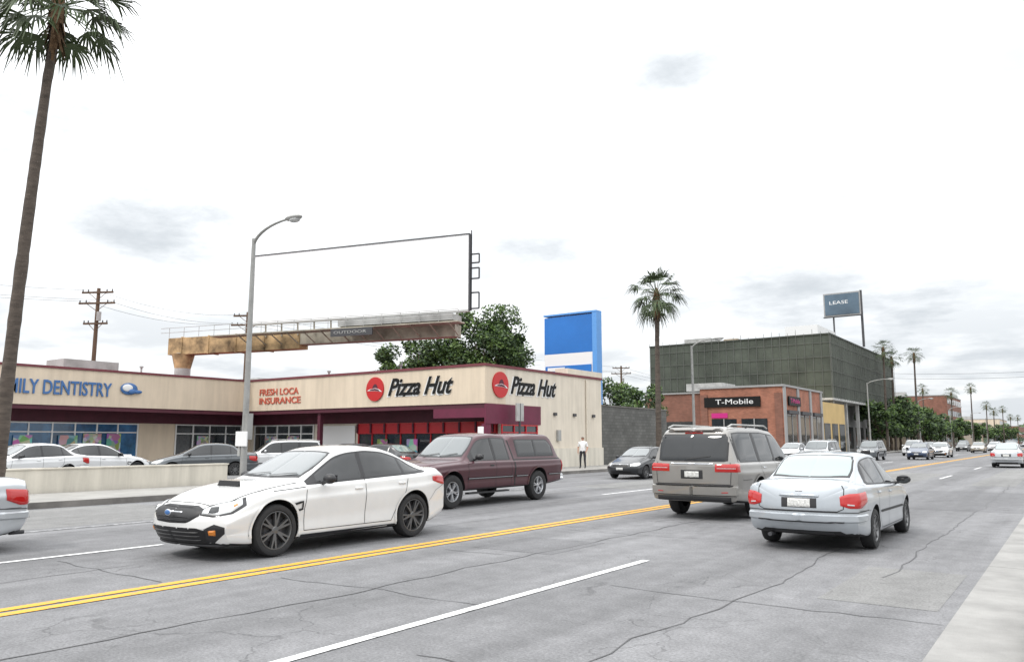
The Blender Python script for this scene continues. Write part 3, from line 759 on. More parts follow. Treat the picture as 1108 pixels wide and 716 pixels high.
mark(-4.86,.11,-1,9.9,'white_paint'); mark(-11.7,.11,-3,7.0,'white_paint'); mark(-15.2,.1,-3,9.5,'faint_paint')
for k in range(30):
    y=24+k*14; mark(-4.86,.11,y,y+4,'white_paint'); mark(-11.7,.11,y-3,y+1,'white_paint')
    mark(-15.2,.1,y-6,y-2,'faint_paint')
mark(-8.23,.14,-30,900,'yellow_paint'); mark(-8.46,.14,-30,900,'yellow_paint')
g.build('road_markings')

g=MB(); g.box(-24.0,-23.72,-30,16.4,.05,.80,'creamwall'); g.box(-24.03,-23.69,-30,16.43,.80,.84,'creamwall'); g.build('low_wall')

# ---------------------------------------------------------------- strip mall
mall=empty('strip_mall_building')
g=MB()
g.box(-60,-44.5,-5,42.4,0,5.3,'cream'); g.box(-44.497,-23.6,32.4,42.4,0,5.3,'cream2')
g.box(-44.497,-42.5,-5,32.397,3.42,5.3,'cream'); g.box(-42.497,-23.6,30.66,32.397,3.45,5.3,'cream')
g.build('walls',mall)
g=MB()
g.box(-60,-42.44,-5.05,30.6,5.302,5.42,'maroon_trim'); g.box(-60,-23.53,30.603,42.45,5.302,5.43,'maroon_trim')
g.box(-44.49,-44.42,-5,32.39,2.62,3.40,'maroon'); g.box(-44.4,-24.0,32.33,32.395,2.62,3.44,'maroon')
g.box(-42.5,-23.62,30.72,30.80,3.22,3.448,'maroon')
g.box(-42.62,-42.55,-5,30.7,3.2,3.418,'maroon')
g.box(-23.66,-23.56,30.70,35.6,2.45,3.44,'magenta'); g.box(-27.0,-23.67,30.71,30.79,2.75,3.219,'magenta')
g.box(-23.9,-23.6,30.8,31.15,0,2.449,'magenta')
g.build('maroon_bands',mall)
g=MB()
def shopY(x,y0,y1,z0,z1,glass,frame,n):   # facing +X
    g.box(x,x+.03,y0,y1,z0,z1,glass)
    for k in range(n+1):
        yy=y0+(y1-y0)*k/n; g.box(x+.031,x+.09,yy-.035,yy+.035,z0,z1,frame)
    for zz in (z0,z1-.07,z0+(z1-z0)*.76): g.box(x+.033,x+.085,y0+.036,y1-.036,zz,zz+.06,frame)
def shopX(y,x0,x1,z0,z1,glass,frame,n):   # facing -Y
    g.box(x0,x1,y-.03,y,z0,z1,glass)
    for k in range(n+1):
        xx=x0+(x1-x0)*k/n; g.box(xx-.035,xx+.035,y-.09,y-.031,z0,z1,frame)
    for zz in (z0,z1-.07,z0+(z1-z0)*.76): g.box(x0+.036,x1-.036,y-.085,y-.033,zz,zz+.06,frame)
shopY(-44.495,8,13.4,.3,2.6,'winblue','whiteP',5); shopY(-44.495,14,24.6,.3,2.6,'winblue','whiteP',9)
shopY(-44.495,27.0,31.6,.12,2.6,'win','whiteP',4)
for y0,y1,z0,z1,mm in ((20.2,21.2,.4,1.9,'mural'),(21.5,22.5,.4,2.0,'mural2'),(22.8,23.6,.5,2.0,'mural'),(16.4,17.3,.8,1.9,'mural2'),(18.0,18.9,.7,1.9,'mural'),(28.4,29.2,1.0,1.9,'mural2')): g.box(-44.40,-44.37,y0,y1,z0,z1,mm)
shopX(32.395,-44.0,-38.2,.12,2.6,'win','whiteP',5)
g.box(-37.6,-34.5,32.30,32.33,.1,2.5,'whiteP')
shopX(32.395,-34.2,-24.1,.12,2.6,'win','red',9)
g.box(-34.2,-24.1,32.20,32.29,2.0,2.6,'red')
for k in range(10): g.box(-34.2+k*1.1,-34.1+k*1.1,32.12,32.199,2.05,2.58,'maroon')
shopY(-23.599,32.0,35.2,.6,2.44,'win','red',3)
for x0 in (-40.6,-42.8): g.box(x0,x0+1.1,32.26,32.30,.9,1.9,'mural2')
for x0 in (-32.6,-30.3,-27.9): g.box(x0,x0+.8,32.26,32.29,.9,1.7,'mural')
g.build('shopfronts',mall)
g=MB()
g.box(-36.12,-35.88,30.85,31.09,0,3.21,'maroon')
g.box(-46,-44,20,23,5.42,6.0,'greysteel'); g.box(-36,-34.5,36,37.5,5.42,6.1,'greysteel'); g.box(-30,-28.8,37,38,5.42,5.9,'greysteel')
for (x,y) in ((-50,12),(-47,26),(-40,35),(-33,34.5)): g.cyl((x,y,5.3),(x,y,6.1),.06,.06,8,'greysteel'); g.cyl((x,y,6.1),(x,y,6.2),.12,.12,8,'greysteel')
g.box(-24.4,-23.55,38.4,42.46,5.431,5.75,'cream2'); g.box(-23.6,-23.52,36.2,42.45,.1,1.2,'creamwall')
g.box(-23.58,-23.45,37.2,37.5,1.6,2.2,'greysteel'); g.cyl((-23.54,40.5,.1),(-23.54,40.5,5.2),.05,.05,8,'cream2')
for yy in (36.9,39.0,41.2): g.box(-23.597,-23.50,yy,yy+.28,3.0,3.16,'darksteel')
g.build('columns_and_roof_units',mall)
ry=(rad(90),0,rad(90)); rx=(rad(90),0,0)
text('dental_sign_text','FAMILY DENTISTRY',(-42.46,15.95,3.98),5.9,.74,ry,'signblue',mall)
g=MB()
g.ell((-42.44,22.85,4.45),(.05,.5,.33),'signblue'); g.ell((-42.40,22.75,4.5),(.05,.3,.2),'whiteP'); g.ell((-42.38,23.0,4.3),(.06,.22,.14),'signblue'); g.ell((-42.40,23.3,4.3),(.05,.3,.1),'signblue')
g.build('dental_logo',mall,True)
text('insurance_sign_top','FRESH LOCA',(-41.4,30.63,4.40),3.7,.40,rx,'salmon',mall,ext=.02)
text('insurance_sign_bottom','INSURANCE',(-41.4,30.63,3.86),3.9,.40,rx,'salmon',mall,ext=.02)
crown=[(-.17,.03),(-.13,.17),(-.02,.27),(.12,.27),(.20,.16),(.27,.02),(.05,.07)]
brim=[(-.58,-.08),(-.36,.0),(-.17,.015),(.05,.05),(.27,.0),(.42,-.05),(.58,-.17),(.30,-.13),(.05,-.10),(-.25,-.10)]
for (lx,ly,ax) in ((-31.2,30.64,'x'),(-23.58,31.9,'y')):
    g=MB()
    def L2(a,b,o): return (lx+a,ly-o,4.42+b) if ax=='x' else (lx+o,ly+a,4.42+b)
    g.cyl(L2(0,0,-.03),L2(0,0,.06),.66,.66,36,'redsign')
    g.add([L2(a,b,.066) for a,b in crown],[tuple(range(7))],'maroon')
    g.add([L2(a,b+.0,.07) for a,b in brim],[tuple(range(10))],'whiteP')
    g.add([L2(a*.75,b*.75-.01,.075) for a,b in brim],[tuple(range(10))],'maroon')
    g.build('pizza_logo_disc',mall)
text('pizza_sign_outline','Pizza Hut',(-30.32,30.655,4.01),4.72,1.0,rx,'whiteP',mall,ext=.012,shear=.42,bold=.055)
text('pizza_sign_text','Pizza Hut',(-30.25,30.62,4.04),4.6,.94,rx,'ink',mall,ext=.02,shear=.42,bold=.02)
text('pizza_sign_outline','Pizza Hut',(-23.595,32.7,4.01),4.5,1.0,ry,'whiteP',mall,ext=.012,shear=.42,bold=.055)
text('pizza_sign_text','Pizza Hut',(-23.56,32.77,4.04),4.38,.94,ry,'ink',mall,ext=.02,shear=.42,bold=.02)

# ---------------------------------------------------------------- billboard (blank, cantilevered)
bb=empty('billboard')
A=Vector((-27.0,33.6,0)); B=Vector((-41.5,29.9,0)); u=(B-A).normalized(); nrm=Vector((-u.y,u.x,0))
if nrm.y>0: nrm=-nrm
def P(s,z,o=0): q=A+u*s+nrm*o; return (q.x,q.y,z)
Lb=(B-A).length; E=21.3
def obox(mb,s0,s1,z0,z1,o0,o1,mt):
    vs=[P(s0,z0,o0),P(s1,z0,o0),P(s1,z0,o1),P(s0,z0,o1),P(s0,z1,o0),P(s1,z1,o0),P(s1,z1,o1),P(s0,z1,o1)]
    mb.add(vs,[(0,3,2,1),(4,5,6,7),(0,1,5,4),(1,2,6,5),(2,3,7,6),(3,0,4,7)],mt)
g=MB(); obox(g,0,Lb,8.85,13.15,-.1,.1,'board'); g.build('panel',bb)
g=MB()
obox(g,-.05,Lb+.05,13.152,13.21,-.14,.14,'darksteel'); obox(g,-.10,-.003,8.8,13.15,-.14,.14,'darksteel'); obox(g,Lb+.003,Lb+.06,8.8,13.15,-.12,.12,'darksteel')
obox(g,0,Lb,8.74,8.848,-.12,.12,'greysteel')
for z0,z1 in ((8.9,9.8),(10.6,11.2),(11.5,12.0)):
    g.tube([P(-.12,z0),P(-.6,z0),P(-.6,z1),P(-.12,z1)],.045,6,'darksteel')
g.tube([P(-.12,8.8),P(-.12,13.4)],.035,6,'darksteel')
g.build('frame',bb)
g=MB()
obox(g,1.0,11.5,7.45,8.15,-1.1,-.3,'weathered'); obox(g,11.503,E+.6,7.2,8.3,-1.15,-.25,'rust')
obox(g,.6,8,8.2,8.55,-.29,.9,'greysteel')
obox(g,.2,E-4,8.05,8.12,.12,1.0,'weathered')
for k in range(13):
    s=.8+k*1.2; g.tube([P(s,7.5,-.3),P(s,8.05,.95)],.04,6,'weathered'); g.tube([P(s,8.0,-.2),P(s,8.9,-.15)],.05,6,'weathered')
for k in range(18):
    s=k*1.2+.2; g.tube([P(s,8.12,1.0),P(s,8.75,1.0)],.018,5,'greysteel')
for z in (8.45,8.75): g.tube([P(.2,z,1.0),P(E,z,1.0)],.018,5,'greysteel')
obox(g,5.6,8.4,7.6,8.05,.95,1.02,'darksteel')
for k in range(4): obox(g,E-.6-k*2.2,E-.52-k*2.2,7.15,8.35,-1.2,-.2,'rust')
g.build('beam_and_catwalk',bb)
g=MB(); g.cyl(P(E-.3,0,-.7),P(E-.3,7.3,-.7),.5,.5,20,'greysteel'); g.cyl(P(E-.3,6.3,-.7),P(E-.3,7.25,-.7),.5,.72,20,'rust'); g.build('column',bb,True,40)
text('plate_text','OUTDOOR',P(8.2,7.75,1.03),2.2,.16,(rad(90),0,math.atan2(-u.y,-u.x)),'greysteel',bb,ext=.004,bold=0)

bs=empty('blue_sign_tower'); g=MB()
g.box(-30.1,-26.2,46.0,46.6,7.6,10.2,'blue'); g.box(-26.197,-25.85,45.95,46.65,0,10.3,'blue2'); g.box(-30.14,-25.85,45.93,46.66,10.303,10.42,'blue2')
g.box(-30.1,-26.2,46.0,46.6,0,7.597,'whiteP')
g.box(-30.0,-26.3,45.95,45.997,6.2,6.75,'blue'); g.box(-29.8,-28.4,45.93,45.948,6.4,6.65,'whiteP'); g.box(-30.0,-26.3,45.955,45.997,4,5.9,'blue2')
g.build('panels',bs)

g=MB(); g.box(-24.3,-23.9,42.5,52.5,0,3.75,'block'); g.box(-38,-24.301,52.1,52.5,0,3.7,'block'); g.box(-24.35,-23.85,42.5,52.55,3.753,3.83,'kerb'); g.build('block_wall')
# ---------------------------------------------------------------- brick shop building
bk=empty('brick_shop_building'); g=MB()
g.box(-38,-31.5,78,103,0,6.5,'brick2'); g.box(-31.497,-23,77.6,92,0,6.9,'brick'); g.box(-31.497,-23.1,92.003,103,0,6.0,'yellow')
g.box(-31.6,-22.85,77.45,92.1,6.903,7.1,'greyst'); g.box(-38.1,-31.61,77.85,103,6.503,6.65,'greyst')
for y in (77.6,82.2,86.8,91.2): g.box(-23,-22.88,y,y+.7,0,6.9,'greyst')
for x in (-31.4,-23.8): g.box(x,x+.7,77.48,77.597,0,6.3,'brick2')
for y in (78.6,83.2,87.8): g.box(-22.997,-22.95,y,y+3.2,.6,4.2,'win'); g.box(-22.949,-22.9,y+1.5,y+1.6,.6,4.2,'greyst'); g.box(-22.997,-22.7,y-.1,y+3.3,4.25,4.6,'darksteel')
for y in (93,96.5,100): g.box(-23.097,-23.05,y,y+2.6,.3,3.6,'win')
for x in (-30.3,-27.2): g.box(x,x+2.6,77.55,77.597,.6,3.8,'win'); g.box(x+1.25,x+1.35,77.5,77.549,.6,3.8,'greyst')
g.box(-36.8,-32.4,77.95,77.997,.6,3.6,'win'); g.box(-31.0,-25.2,77.42,77.595,5.0,6.0,'ink'); g.box(-30.3,-28.6,77.52,77.549,3.9,4.4,'pink')
g.box(-22.93,-22.8,79,83,5.1,6.0,'ink'); g.box(-34,-30,80,84,6.9,7.7,'greysteel')
g.build('walls_windows',bk)
text('shop_sign_text','T-Mobile',(-29.8,77.40,5.28),3.9,.5,rx,'whiteP',bk,bold=.0,ext=.01); text('shop_sign_text','T-Mobile',(-22.79,79.4,5.35),3.2,.45,ry,'pink',bk,bold=.0,ext=.01)

# ---------------------------------------------------------------- big scrim-covered building
sb=empty('scrim_covered_office_building'); g=MB()
g.box(-49.4,-24.5,103.5,146,7,15,'scrim'); g.box(-48.5,-27,104.5,145,0,6.997,'greyst')
g.box(-49.5,-24.4,103.4,146.1,15.003,15.2,'scrim2'); g.box(-49.5,-24.4,103.4,146.1,6.7,6.99,'greysteel')
for k in range(25): 
    x=-49.4+k*24.9/24; g.cyl((x,103.40,6.9),(x,103.40,15.3+.6*R.random()),.03,.03,4,'scaff')
for k in range(36):
    y=103.5+k*42.5/35; g.cyl((-24.38,y,6.9),(-24.38,y,15.2),.03,.03,4,'scaff')
for z in (8.6,10.4,12.2,14.0):
    g.cyl((-49.4,103.40,z),(-24.4,103.40,z),.03,.03,4,'scaff'); g.cyl((-24.38,103.4,z),(-24.38,146,z),.03,.03,4,'scaff')
for y in range(105,146,7): g.box(-25.2,-24.8,y,y+.4,0,6.69,'greysteel'); g.box(-26.997,-26.95,y+.8,y+6,.5,3.6,'win')
g.box(-32.5,-28,112,122,15.203,17.6,'whiteP'); g.box(-46,-42,108,112,15.203,16.4,'greysteel'); g.box(-40,-38,108,110,15.203,16.0,'tan')
g.build('structure',sb)
g=MB(); b2=empty('rooftop_billboard')
g.box(-29.4,-24.2,121.8,122.3,20.0,23.5,'greyst'); g.box(-29.2,-24.4,121.74,121.797,20.2,23.3,mat('faded_blue_ad',(.07,.11,.15),.6,var=.3,scale=.3))
g.box(-24.3,-24.0,121.9,122.2,15.2,23.6,'darksteel'); g.box(-28.2,-28.0,121.9,122.1,15.2,20,'darksteel'); g.box(-29.4,-24.2,121.2,121.75,19.8,19.9,'darksteel'); g.build('board_and_posts',b2)
text('board_text','LEASE',(-28.6,121.73,21.8),2.6,.5,rx,'whiteP',b2,ext=.01,bold=0)

specs=[(-24,150,12,5.5,'tan'),(-26,165,16,7,'cream'),(-24,184,20,5.5,'greyst'),(-25,208,14,6.5,'brick'),(-26,226,30,13,'brick2'),(-24,262,22,6,'cream2'),(-24,290,30,7,'tan'),(-24,326,30,6,'greyst'),(-24,362,40,10,'cream'),(-24,410,60,7,'tan'),(-24,480,80,9,'brick2'),
 (-62,50,30,7,'tan'),(-60,84,30,7,'greyst'),
 (5,120,30,6,'tan'),(5,160,40,7,'cream'),(5,210,50,6,'greyst'),(5,300,90,8,'brick2'),(5,420,90,7,'cream2')]
for (x,y,l,h,m_) in specs:
    e=empty('commercial_building'); g=MB()
    x1=x-18 if x<0 else x+18; a,b_=min(x,x1),max(x,x1)
    g.box(a,b_,y,y+l,0,h,m_); g.box(a-.1,b_+.1,y-.1,y+l+.1,h+.002,h+.25,'greyst')
    n=max(2,int(l/4))
    for k in range(n):
        yy=y+.6+k*(l-1)/n; w=(l-1)/n-.9
        if x<0: g.box(x+.003,x+.05,yy,yy+w,.6,3,'win'); g.box(x+.003,x+.7,yy-.1,yy+w+.1,3.1,3.25,R.choice(['maroon','signblue','greyst','scrim2']))
        else: g.box(x-.05,x-.003,yy,yy+w,.6,3,'win')
        if h>8 and x<0:
            for zz in range(5,int(h)-1,3): g.box(x+.003,x+.05,yy,yy+w,zz,zz+1.4,'win')
    g.box(a+4,a+8,y+3,y+6,h+.25,h+1.4,'greysteel')
    g.build('walls_windows',e)

g=MB(); vs=[];fs=[]; n=60
for i in range(n+1):
    x=-1800+3600*i/n; h=30+45*noise.noise(Vector((i*.23,1.3,0)))+20*noise.noise(Vector((i*.7,4,0)))
    vs+= [(x,3400,-2),(x,3600,max(8,h))]
for i in range(n): fs.append((2*i,2*i+2,2*i+3,2*i+1))
g.add(vs,fs,'hill'); g.build('hills',None,True)

# ---------------------------------------------------------------- street lamps
def lamp(X,Y,h=8.0,arm=2.0,signs=False,dirx=1):
    e=empty('street_lamp',(X,Y,.14)); g=MB()
    g.cyl((0,0,0),(0,0,.35),.17,.15,14,'steel'); g.cyl((0,0,.35),(0,0,h),.105,.065,14,'steel')
    pts=[];n=9
    for i in range(n+1):
        t=i/n; pts.append((dirx*arm*.82*(1-math.cos(t*math.pi/2)) ,0,h-.25+.62*math.sin(t*math.pi/2)))
    g.tube(pts,[.055-.02*i/n for i in range(n+1)],8,'steel')
    ex=pts[-1][0]
    g.ell((ex+dirx*.28,0,h+.37),(.38,.16,.09),'greysteel'); g.ell((ex+dirx*.34,0,h+.30),(.22,.13,.09),'lens')
    if signs:
        g.box(-.28,.28,-.13,-.10,1.3,1.75,'whiteP'); g.box(.1,.24,-.1,.1,1.5,2.3,'steel'); g.box(-.22,-.11,-.08,.08,1.0,1.35,'greysteel')
    g.build('pole_arm_luminaire',e,True,35)
lamp(-20.9,15.0,7.86,2.0,True); lamp(-20.9,50.3,7.9,2.0); lamp(-20.9,106,8.7,3.0)
for y in (145,185,225,265): lamp(-20.9,y)
for y in (165,225): lamp(.4,y,8,2,dirx=-1)
def signpost(X,Y,h,w,hh,m_,name='street_sign'):
    e=empty(name,(X,Y,.14)); g=MB(); g.cyl((0,0,0),(0,0,h),.035,.035,8,'steel'); g.box(-w/2,w/2,-.05,-.037,h-hh,h-.02,m_); g.build('post_and_plate',e)
signpost(-21.2,27.3,2.1,.32,.45,'whiteP','parking_sign'); signpost(-21.0,64,2.4,.4,.5,'whiteP','parking_sign')
e=empty('pole_sign',(-23.0,32.8,.1)); g=MB(); g.cyl((0,0,0),(0,0,3.4),.06,.06,10,'darksteel'); g.box(-.05,.05,-.3,.3,2.5,3.4,'greysteel'); g.build('post_and_box',e)

def upole(X,Y,h,rz=0):
    e=empty('utility_pole',(X,Y,0),rz); g=MB(); g.cyl((0,0,0),(0,0,h),.2,.13,10,'wood')
    for z,w in ((h-.35,1.3),(h-1.2,1.5),(h-2.8,1.0)):
        g.box(-w,w,-.18,-.06,z-.07,z+.07,'wood')
        for s in (-.95,-.6,.6,.95): g.cyl((w*s,-.12,z+.07),(w*s,-.12,z+.25),.05,.04,6,'darksteel')
        g.cyl((w*.6,-.12,z),(0,-.1,z-.6),.025,.025,5,'wood'); g.cyl((-w*.6,-.12,z),(0,-.1,z-.6),.025,.025,5,'wood')
    g.cyl((.3,-.2,h-2.6),(.3,-.2,h-1.9),.17,.17,10,'greysteel')
    g.build('pole_crossarms',e)
    return [Vector((X,Y,h-.2)),Vector((X+.9,Y+.3,h-1.0)),Vector((X-.9,Y-.3,h-1.0))]
u0=upole(-66,2,13.5,.5); u1=upole(-61.2,30,13.4,.5); u2=upole(-61,43.5,13.3,.5); u3=upole(-56,107,13,.4); u4=upole(-56,150,13,.4)
g=MB()
def wire(a,b,sag=.7,r=.014):
    pts=[]
    for i in range(13):
        t=i/12; p=a.lerp(b,t); p.z-=sag*4*t*(1-t); pts.append(tuple(p))
    g.tube(pts,r,4,'darksteel')
for a,b in ((u0,u1),(u1,u2),(u2,u3),(u3,u4)):
    for p,q in zip(a,b): wire(p,q)
for z in (9.5,10.1): wire(Vector((-21,106,z)),Vector((6,112,z)),.5,.02)
g.build('overhead_wires')

# ---------------------------------------------------------------- palms
def palm(X,Y,h,r0,seed,lean=(0,0),crown=1.75,nf=46,nb=15,r1=None,elr=125):
    rr=random.Random(seed); e=empty('palm_tree',(X,Y,.05)); g=MB(); r1=r1 or r0*.62
    n=60; vs=[];fs=[];k=12
    for i in range(n+1):
        t=i/n; z=h*t; ox=lean[0]*t**1.6; oy=lean[1]*t**1.6
        r=(r0+(r1-r0)*t)*(1+.05*rr.uniform(-1,1)); 
        if t<.04: r*=1.35
        for j in range(k):
            a=2*math.pi*j/k; vs.append((ox+math.cos(a)*r*(1+.05*rr.uniform(-1,1)),oy+math.sin(a)*r,z))
    for i in range(n):
        for j in range(k): fs.append((i*k+j,i*k+(j+1)%k,(i+1)*k+(j+1)%k,(i+1)*k+j))
    g.add(vs,fs,'palmbark'); g.build('trunk',e,True)
    T=Vector((lean[0],lean[1],h)); g=MB()
    for i in range(80):
        a=rr.uniform(0,6.28); z0=rr.uniform(-.9,.25)*crown/1.75; l=rr.uniform(.4,.75)*crown/1.75
        d=Vector((math.cos(a),math.sin(a),0)); p=T+d*r1*1.0+Vector((0,0,z0)); q=p+d*rr.uniform(.06,.22)+Vector((0,0,-l*rr.uniform(.3,1)))
        w=Vector((-d.y,d.x,0))*.06; g.quad(p-w,p+w,q+w*.5,q-w*.5,'deadfrond')
    g.ell(T+Vector((0,0,-.1)),(r1*1.5,r1*1.5,.5*crown/1.75),'deadfrond',10,6)
    for i in range(nf):
        el=rad(78-elr*(i/nf)**.9+rr.uniform(-8,8)); az=i*2.399+rr.uniform(-.3,.3)
        d=Vector((math.cos(az)*math.cos(el),math.sin(az)*math.cos(el),math.sin(el)))
        sidev=Vector((-math.sin(az),math.cos(az),0))
        pl=crown*rr.uniform(.42,.62); p0=T+d*.08; p1=p0+d*pl*.6; p2=p1+(d*.9+Vector((0,0,-.25))).normalized()*pl*.4
        g.tube([p0,p1,p2],[.022,.016,.012],4,'frond')
        d2=(p2-p1).normalized()
        for b in range(nb):
            a=rad(-75+150*b/(nb-1)+rr.uniform(-4,4)); bl=crown*rr.uniform(.40,.58)*(1-.30*abs(math.sin(a)))
            bd=(d2*math.cos(a)+sidev*math.sin(a)).normalized()
            w=(sidev*math.cos(a)-d2*math.sin(a))*.028*crown/1.75
            m1=p2+bd*bl*.55+Vector((0,0,-.03)); m2=p2+bd*bl*.9+Vector((0,0,-bl*rr.uniform(.22,.55)))
            g.add([p2-w*.4,p2+w*.4,m1+w,m1-w,m2+w*.15,m2-w*.15],[(0,1,2,3),(3,2,4,5)],'frond')
    g.build('crown',e)
palm(-21.47,8.42,12.95,.175,1,(.40,.30),2.05,40,17,.105,118)
palm(-21.5,46,10.9,.2,2,(.1,0),2.15,44)
for i,(x,y,h) in enumerate([(-21.8,122,14.6),(-22.3,131,14.0),(-21.5,147,16.0),(-21.5,193,11.6),(-21.5,234,15),(-21.5,275,12),(-21.5,300,11),(-21.5,340,13),(-21.5,380,11),(-30,215,14),(-21.5,430,12),(2,330,12),(2,380,14),(2,460,12)]):
    palm(x,y,h,.2,10+i,(.2,0),1.9,32,9)

# ---------------------------------------------------------------- leafy trees
def tree(X,Y,h,rad_,seed,cb=.35,name='leafy_tree',leaves=9000,ls=.13,nclump=34,flat=.8):
    rr=random.Random(seed); e=empty(name,(X,Y,0)); g=MB()
    hb=h*cb; g.tube([(0,0,0),(.1,.05,hb*.6),(0,.1,hb*1.3)],[.26,.2,.15],10,'bark')
    cl=[]
    for i in range(nclump):
        while True:
            p=Vector((rr.uniform(-1,1),rr.uniform(-1,1),rr.uniform(-1,1)))
            if .3<p.length<1: break
        c=Vector((p.x*rad_*.85,p.y*rad_*.85,hb+(h-hb)*.5+p.z*(h-hb)*.43)); cl.append((c,rr.uniform(.55,1.1)*rad_*.36,rr.random()))
        if i%2==0:
            mid=Vector((c.x*.35,c.y*.35,hb*1.2+(c.z-hb)*.4)); g.tube([(0,.1,hb*1.2),tuple(mid),tuple(c)],[.11,.07,.025],5,'bark')
    g.build('trunk_and_limbs',e,True)
    g=MB(); per=leaves//nclump
    for c,r,lt in cl:
        for k in range(per):
            d=Vector((rr.gauss(0,1),rr.gauss(0,1),rr.gauss(0,1))).normalized()*r*rr.uniform(.3,1.15)**.6
            d.z*=flat; p=c+d; s=ls*rr.uniform(.6,1.4)
            a=Vector((rr.gauss(0,1),rr.gauss(0,1),rr.gauss(0,.6))).normalized(); b=a.orthogonal().normalized(); b=(b+a.cross(b)*rr.uniform(-1,1)).normalized()
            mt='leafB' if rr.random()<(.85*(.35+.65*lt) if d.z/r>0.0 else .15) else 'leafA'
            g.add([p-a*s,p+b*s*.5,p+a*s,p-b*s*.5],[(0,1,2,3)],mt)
    g.build('foliage',e)
tree(-37.0,48.2,13.2,3.1,21,.28,leaves=17000,nclump=54); tree(-36.2,49.2,11.4,2.4,22,.28,leaves=10000,nclump=34)
tree(-39.6,46.6,10.9,2.8,23,.3,leaves=11000,nclump=38); tree(-42.2,45.4,10.2,2.8,24,.3,leaves=11000,nclump=38); tree(-44.2,44.8,9.5,2.4,29,.3,leaves=7000,nclump=28)
tree(-27.5,56,6.4,2.3,25,.2,leaves=6000,nclump=22); tree(-31,58,7.0,2.5,26,.2,leaves=6000,nclump=22)
for i,(x,y,h,r_) in enumerate([(-23,124,8.2,3.2),(-23,131,9,3.4),(-23,139,8.4,3.3),(-23,152,8.5,3.6),(-23,162,8,3.6),(-23,173,7.6,3.4),(-23,186,7.2,3.2),(-22.6,216,7,3.2),(-22.6,250,7.5,3.4),(-22.6,290,7.5,3.6),(-22.6,350,8,4),(-22.6,400,8,4),(3,240,7,3.5),(3,300,8,4),(3,420,8,4)]):
    tree(x,y,h,r_,40+i,.22,'street_tree',3000,.27,20)
g=MB(); rr=random.Random(99)
for i in range(7000):
    x=rr.uniform(-120,90); y=rr.uniform(560,620); top=9+5*noise.noise(Vector((x*.06,3,0))); z=rr.uniform(.5,top)
    s=rr.uniform(.5,1.1); a=Vector((rr.gauss(0,1),rr.gauss(0,.4),rr.gauss(0,1))).normalized(); b=a.orthogonal().normalized(); p=Vector((x,y,z))
    if -19<x<-2: continue
    g.add([p-a*s,p+b*s*.7,p+a*s,p-b*s*.7],[(0,1,2,3)],rr.choice(['leafA','leafB']))
g.build('distant_tree_row')

# ---------------------------------------------------------------- person
def person(X,Y,rz):
    e=empty('person',(X,Y,.148),rz)
    J=[((0,0,.93),.125),((0,0,1.12),.12),((0,0,1.33),.15),((0,0,1.43),.075),((0,.01,1.50),.052),((0,.0,1.585),.085),((0,.0,1.66),.08),
       ((.10,0,.88),.095),((.13,.03,.48),.062),((.14,-.03,.09),.042),((.15,.13,.035),.035),
       ((-.10,0,.88),.095),((-.12,.10,.48),.062),((-.13,.02,.09),.042),((-.14,.19,.035),.035),
       ((.19,0,1.37),.062),((.25,-.02,1.10),.045),((.24,.10,.87),.032),((.235,.13,.79),.034),
       ((-.19,0,1.37),.062),((-.26,-.02,1.10),.045),((-.22,.15,.92),.032),((-.20,.20,.86),.034)]
    Ed=[(0,1),(1,2),(2,3),(3,4),(4,5),(5,6),(0,7),(7,8),(8,9),(9,10),(0,11),(11,12),(12,13),(13,14),(2,15),(15,16),(16,17),(17,18),(2,19),(19,20),(20,21),(21,22)]
    me=bpy.data.meshes.new('p'); me.from_pydata([j[0] for j in J],Ed,[]); o=bpy.data.objects.new('p',me); COL.objects.link(o)
    o.modifiers.new('s','SKIN'); o.modifiers.new('ss','SUBSURF').levels=2
    for i,j in enumerate(J): me.skin_vertices[0].data[i].radius=(j[1],j[1])
    me.skin_vertices[0].data[0].use_root=True
    dg=bpy.context.evaluated_depsgraph_get(); dg.update()
    m2=bpy.data.meshes.new_from_object(o.evaluated_get(dg)); bpy.data.objects.remove(o)
    m2.materials.clear()
    for k in ('shirt','pants','skin','hair','black'): m2.materials.append(M[k])
    for p in m2.polygons:
        c=p.center; p.use_smooth=True; k=0
        if c.z>1.60 or (c.z>1.54 and c.y<-.02): k=3
        elif c.z>1.455: k=2
        elif abs(c.x)>.17 and c.z<1.15 and c.z>.7: k=2
        elif c.z<.10: k=4
        elif c.z<.92: k=1
        p.material_index=k
    obj('figure',m2,e)
    g=MB()
    for s_,hx,hy,hz in ((1,.235,.13,.79),(-1,-.20,.20,.86)):
        for f in range(4): g.cyl((hx,hy+.018-.012*f,hz-.02),(hx-.005*s_,hy+.035-.014*f,hz-.085+.006*abs(f-1.5)),.009,.007,6,'skin')
        g.cyl((hx-.01*s_,hy+.03,hz+.01),(hx-.02*s_,hy+.06,hz-.035),.010,.008,6,'skin')
    g.ell((.03,.078,1.60),(.012,.008,.008),'hair',8,5); g.ell((-.03,.078,1.60),(.012,.008,.008),'hair',8,5); g.ell((0,.09,1.575),(.012,.016,.02),'skin',8,5); g.ell((0,.078,1.54),(.022,.008,.006),'redsign',8,5)
    for s_ in (1,-1): g.ell((s_*.085,0,1.585),(.012,.02,.03),'skin',8,5)
    g.build('face_and_fingers',e,True)
person(-21.6,36.7,rad(200))

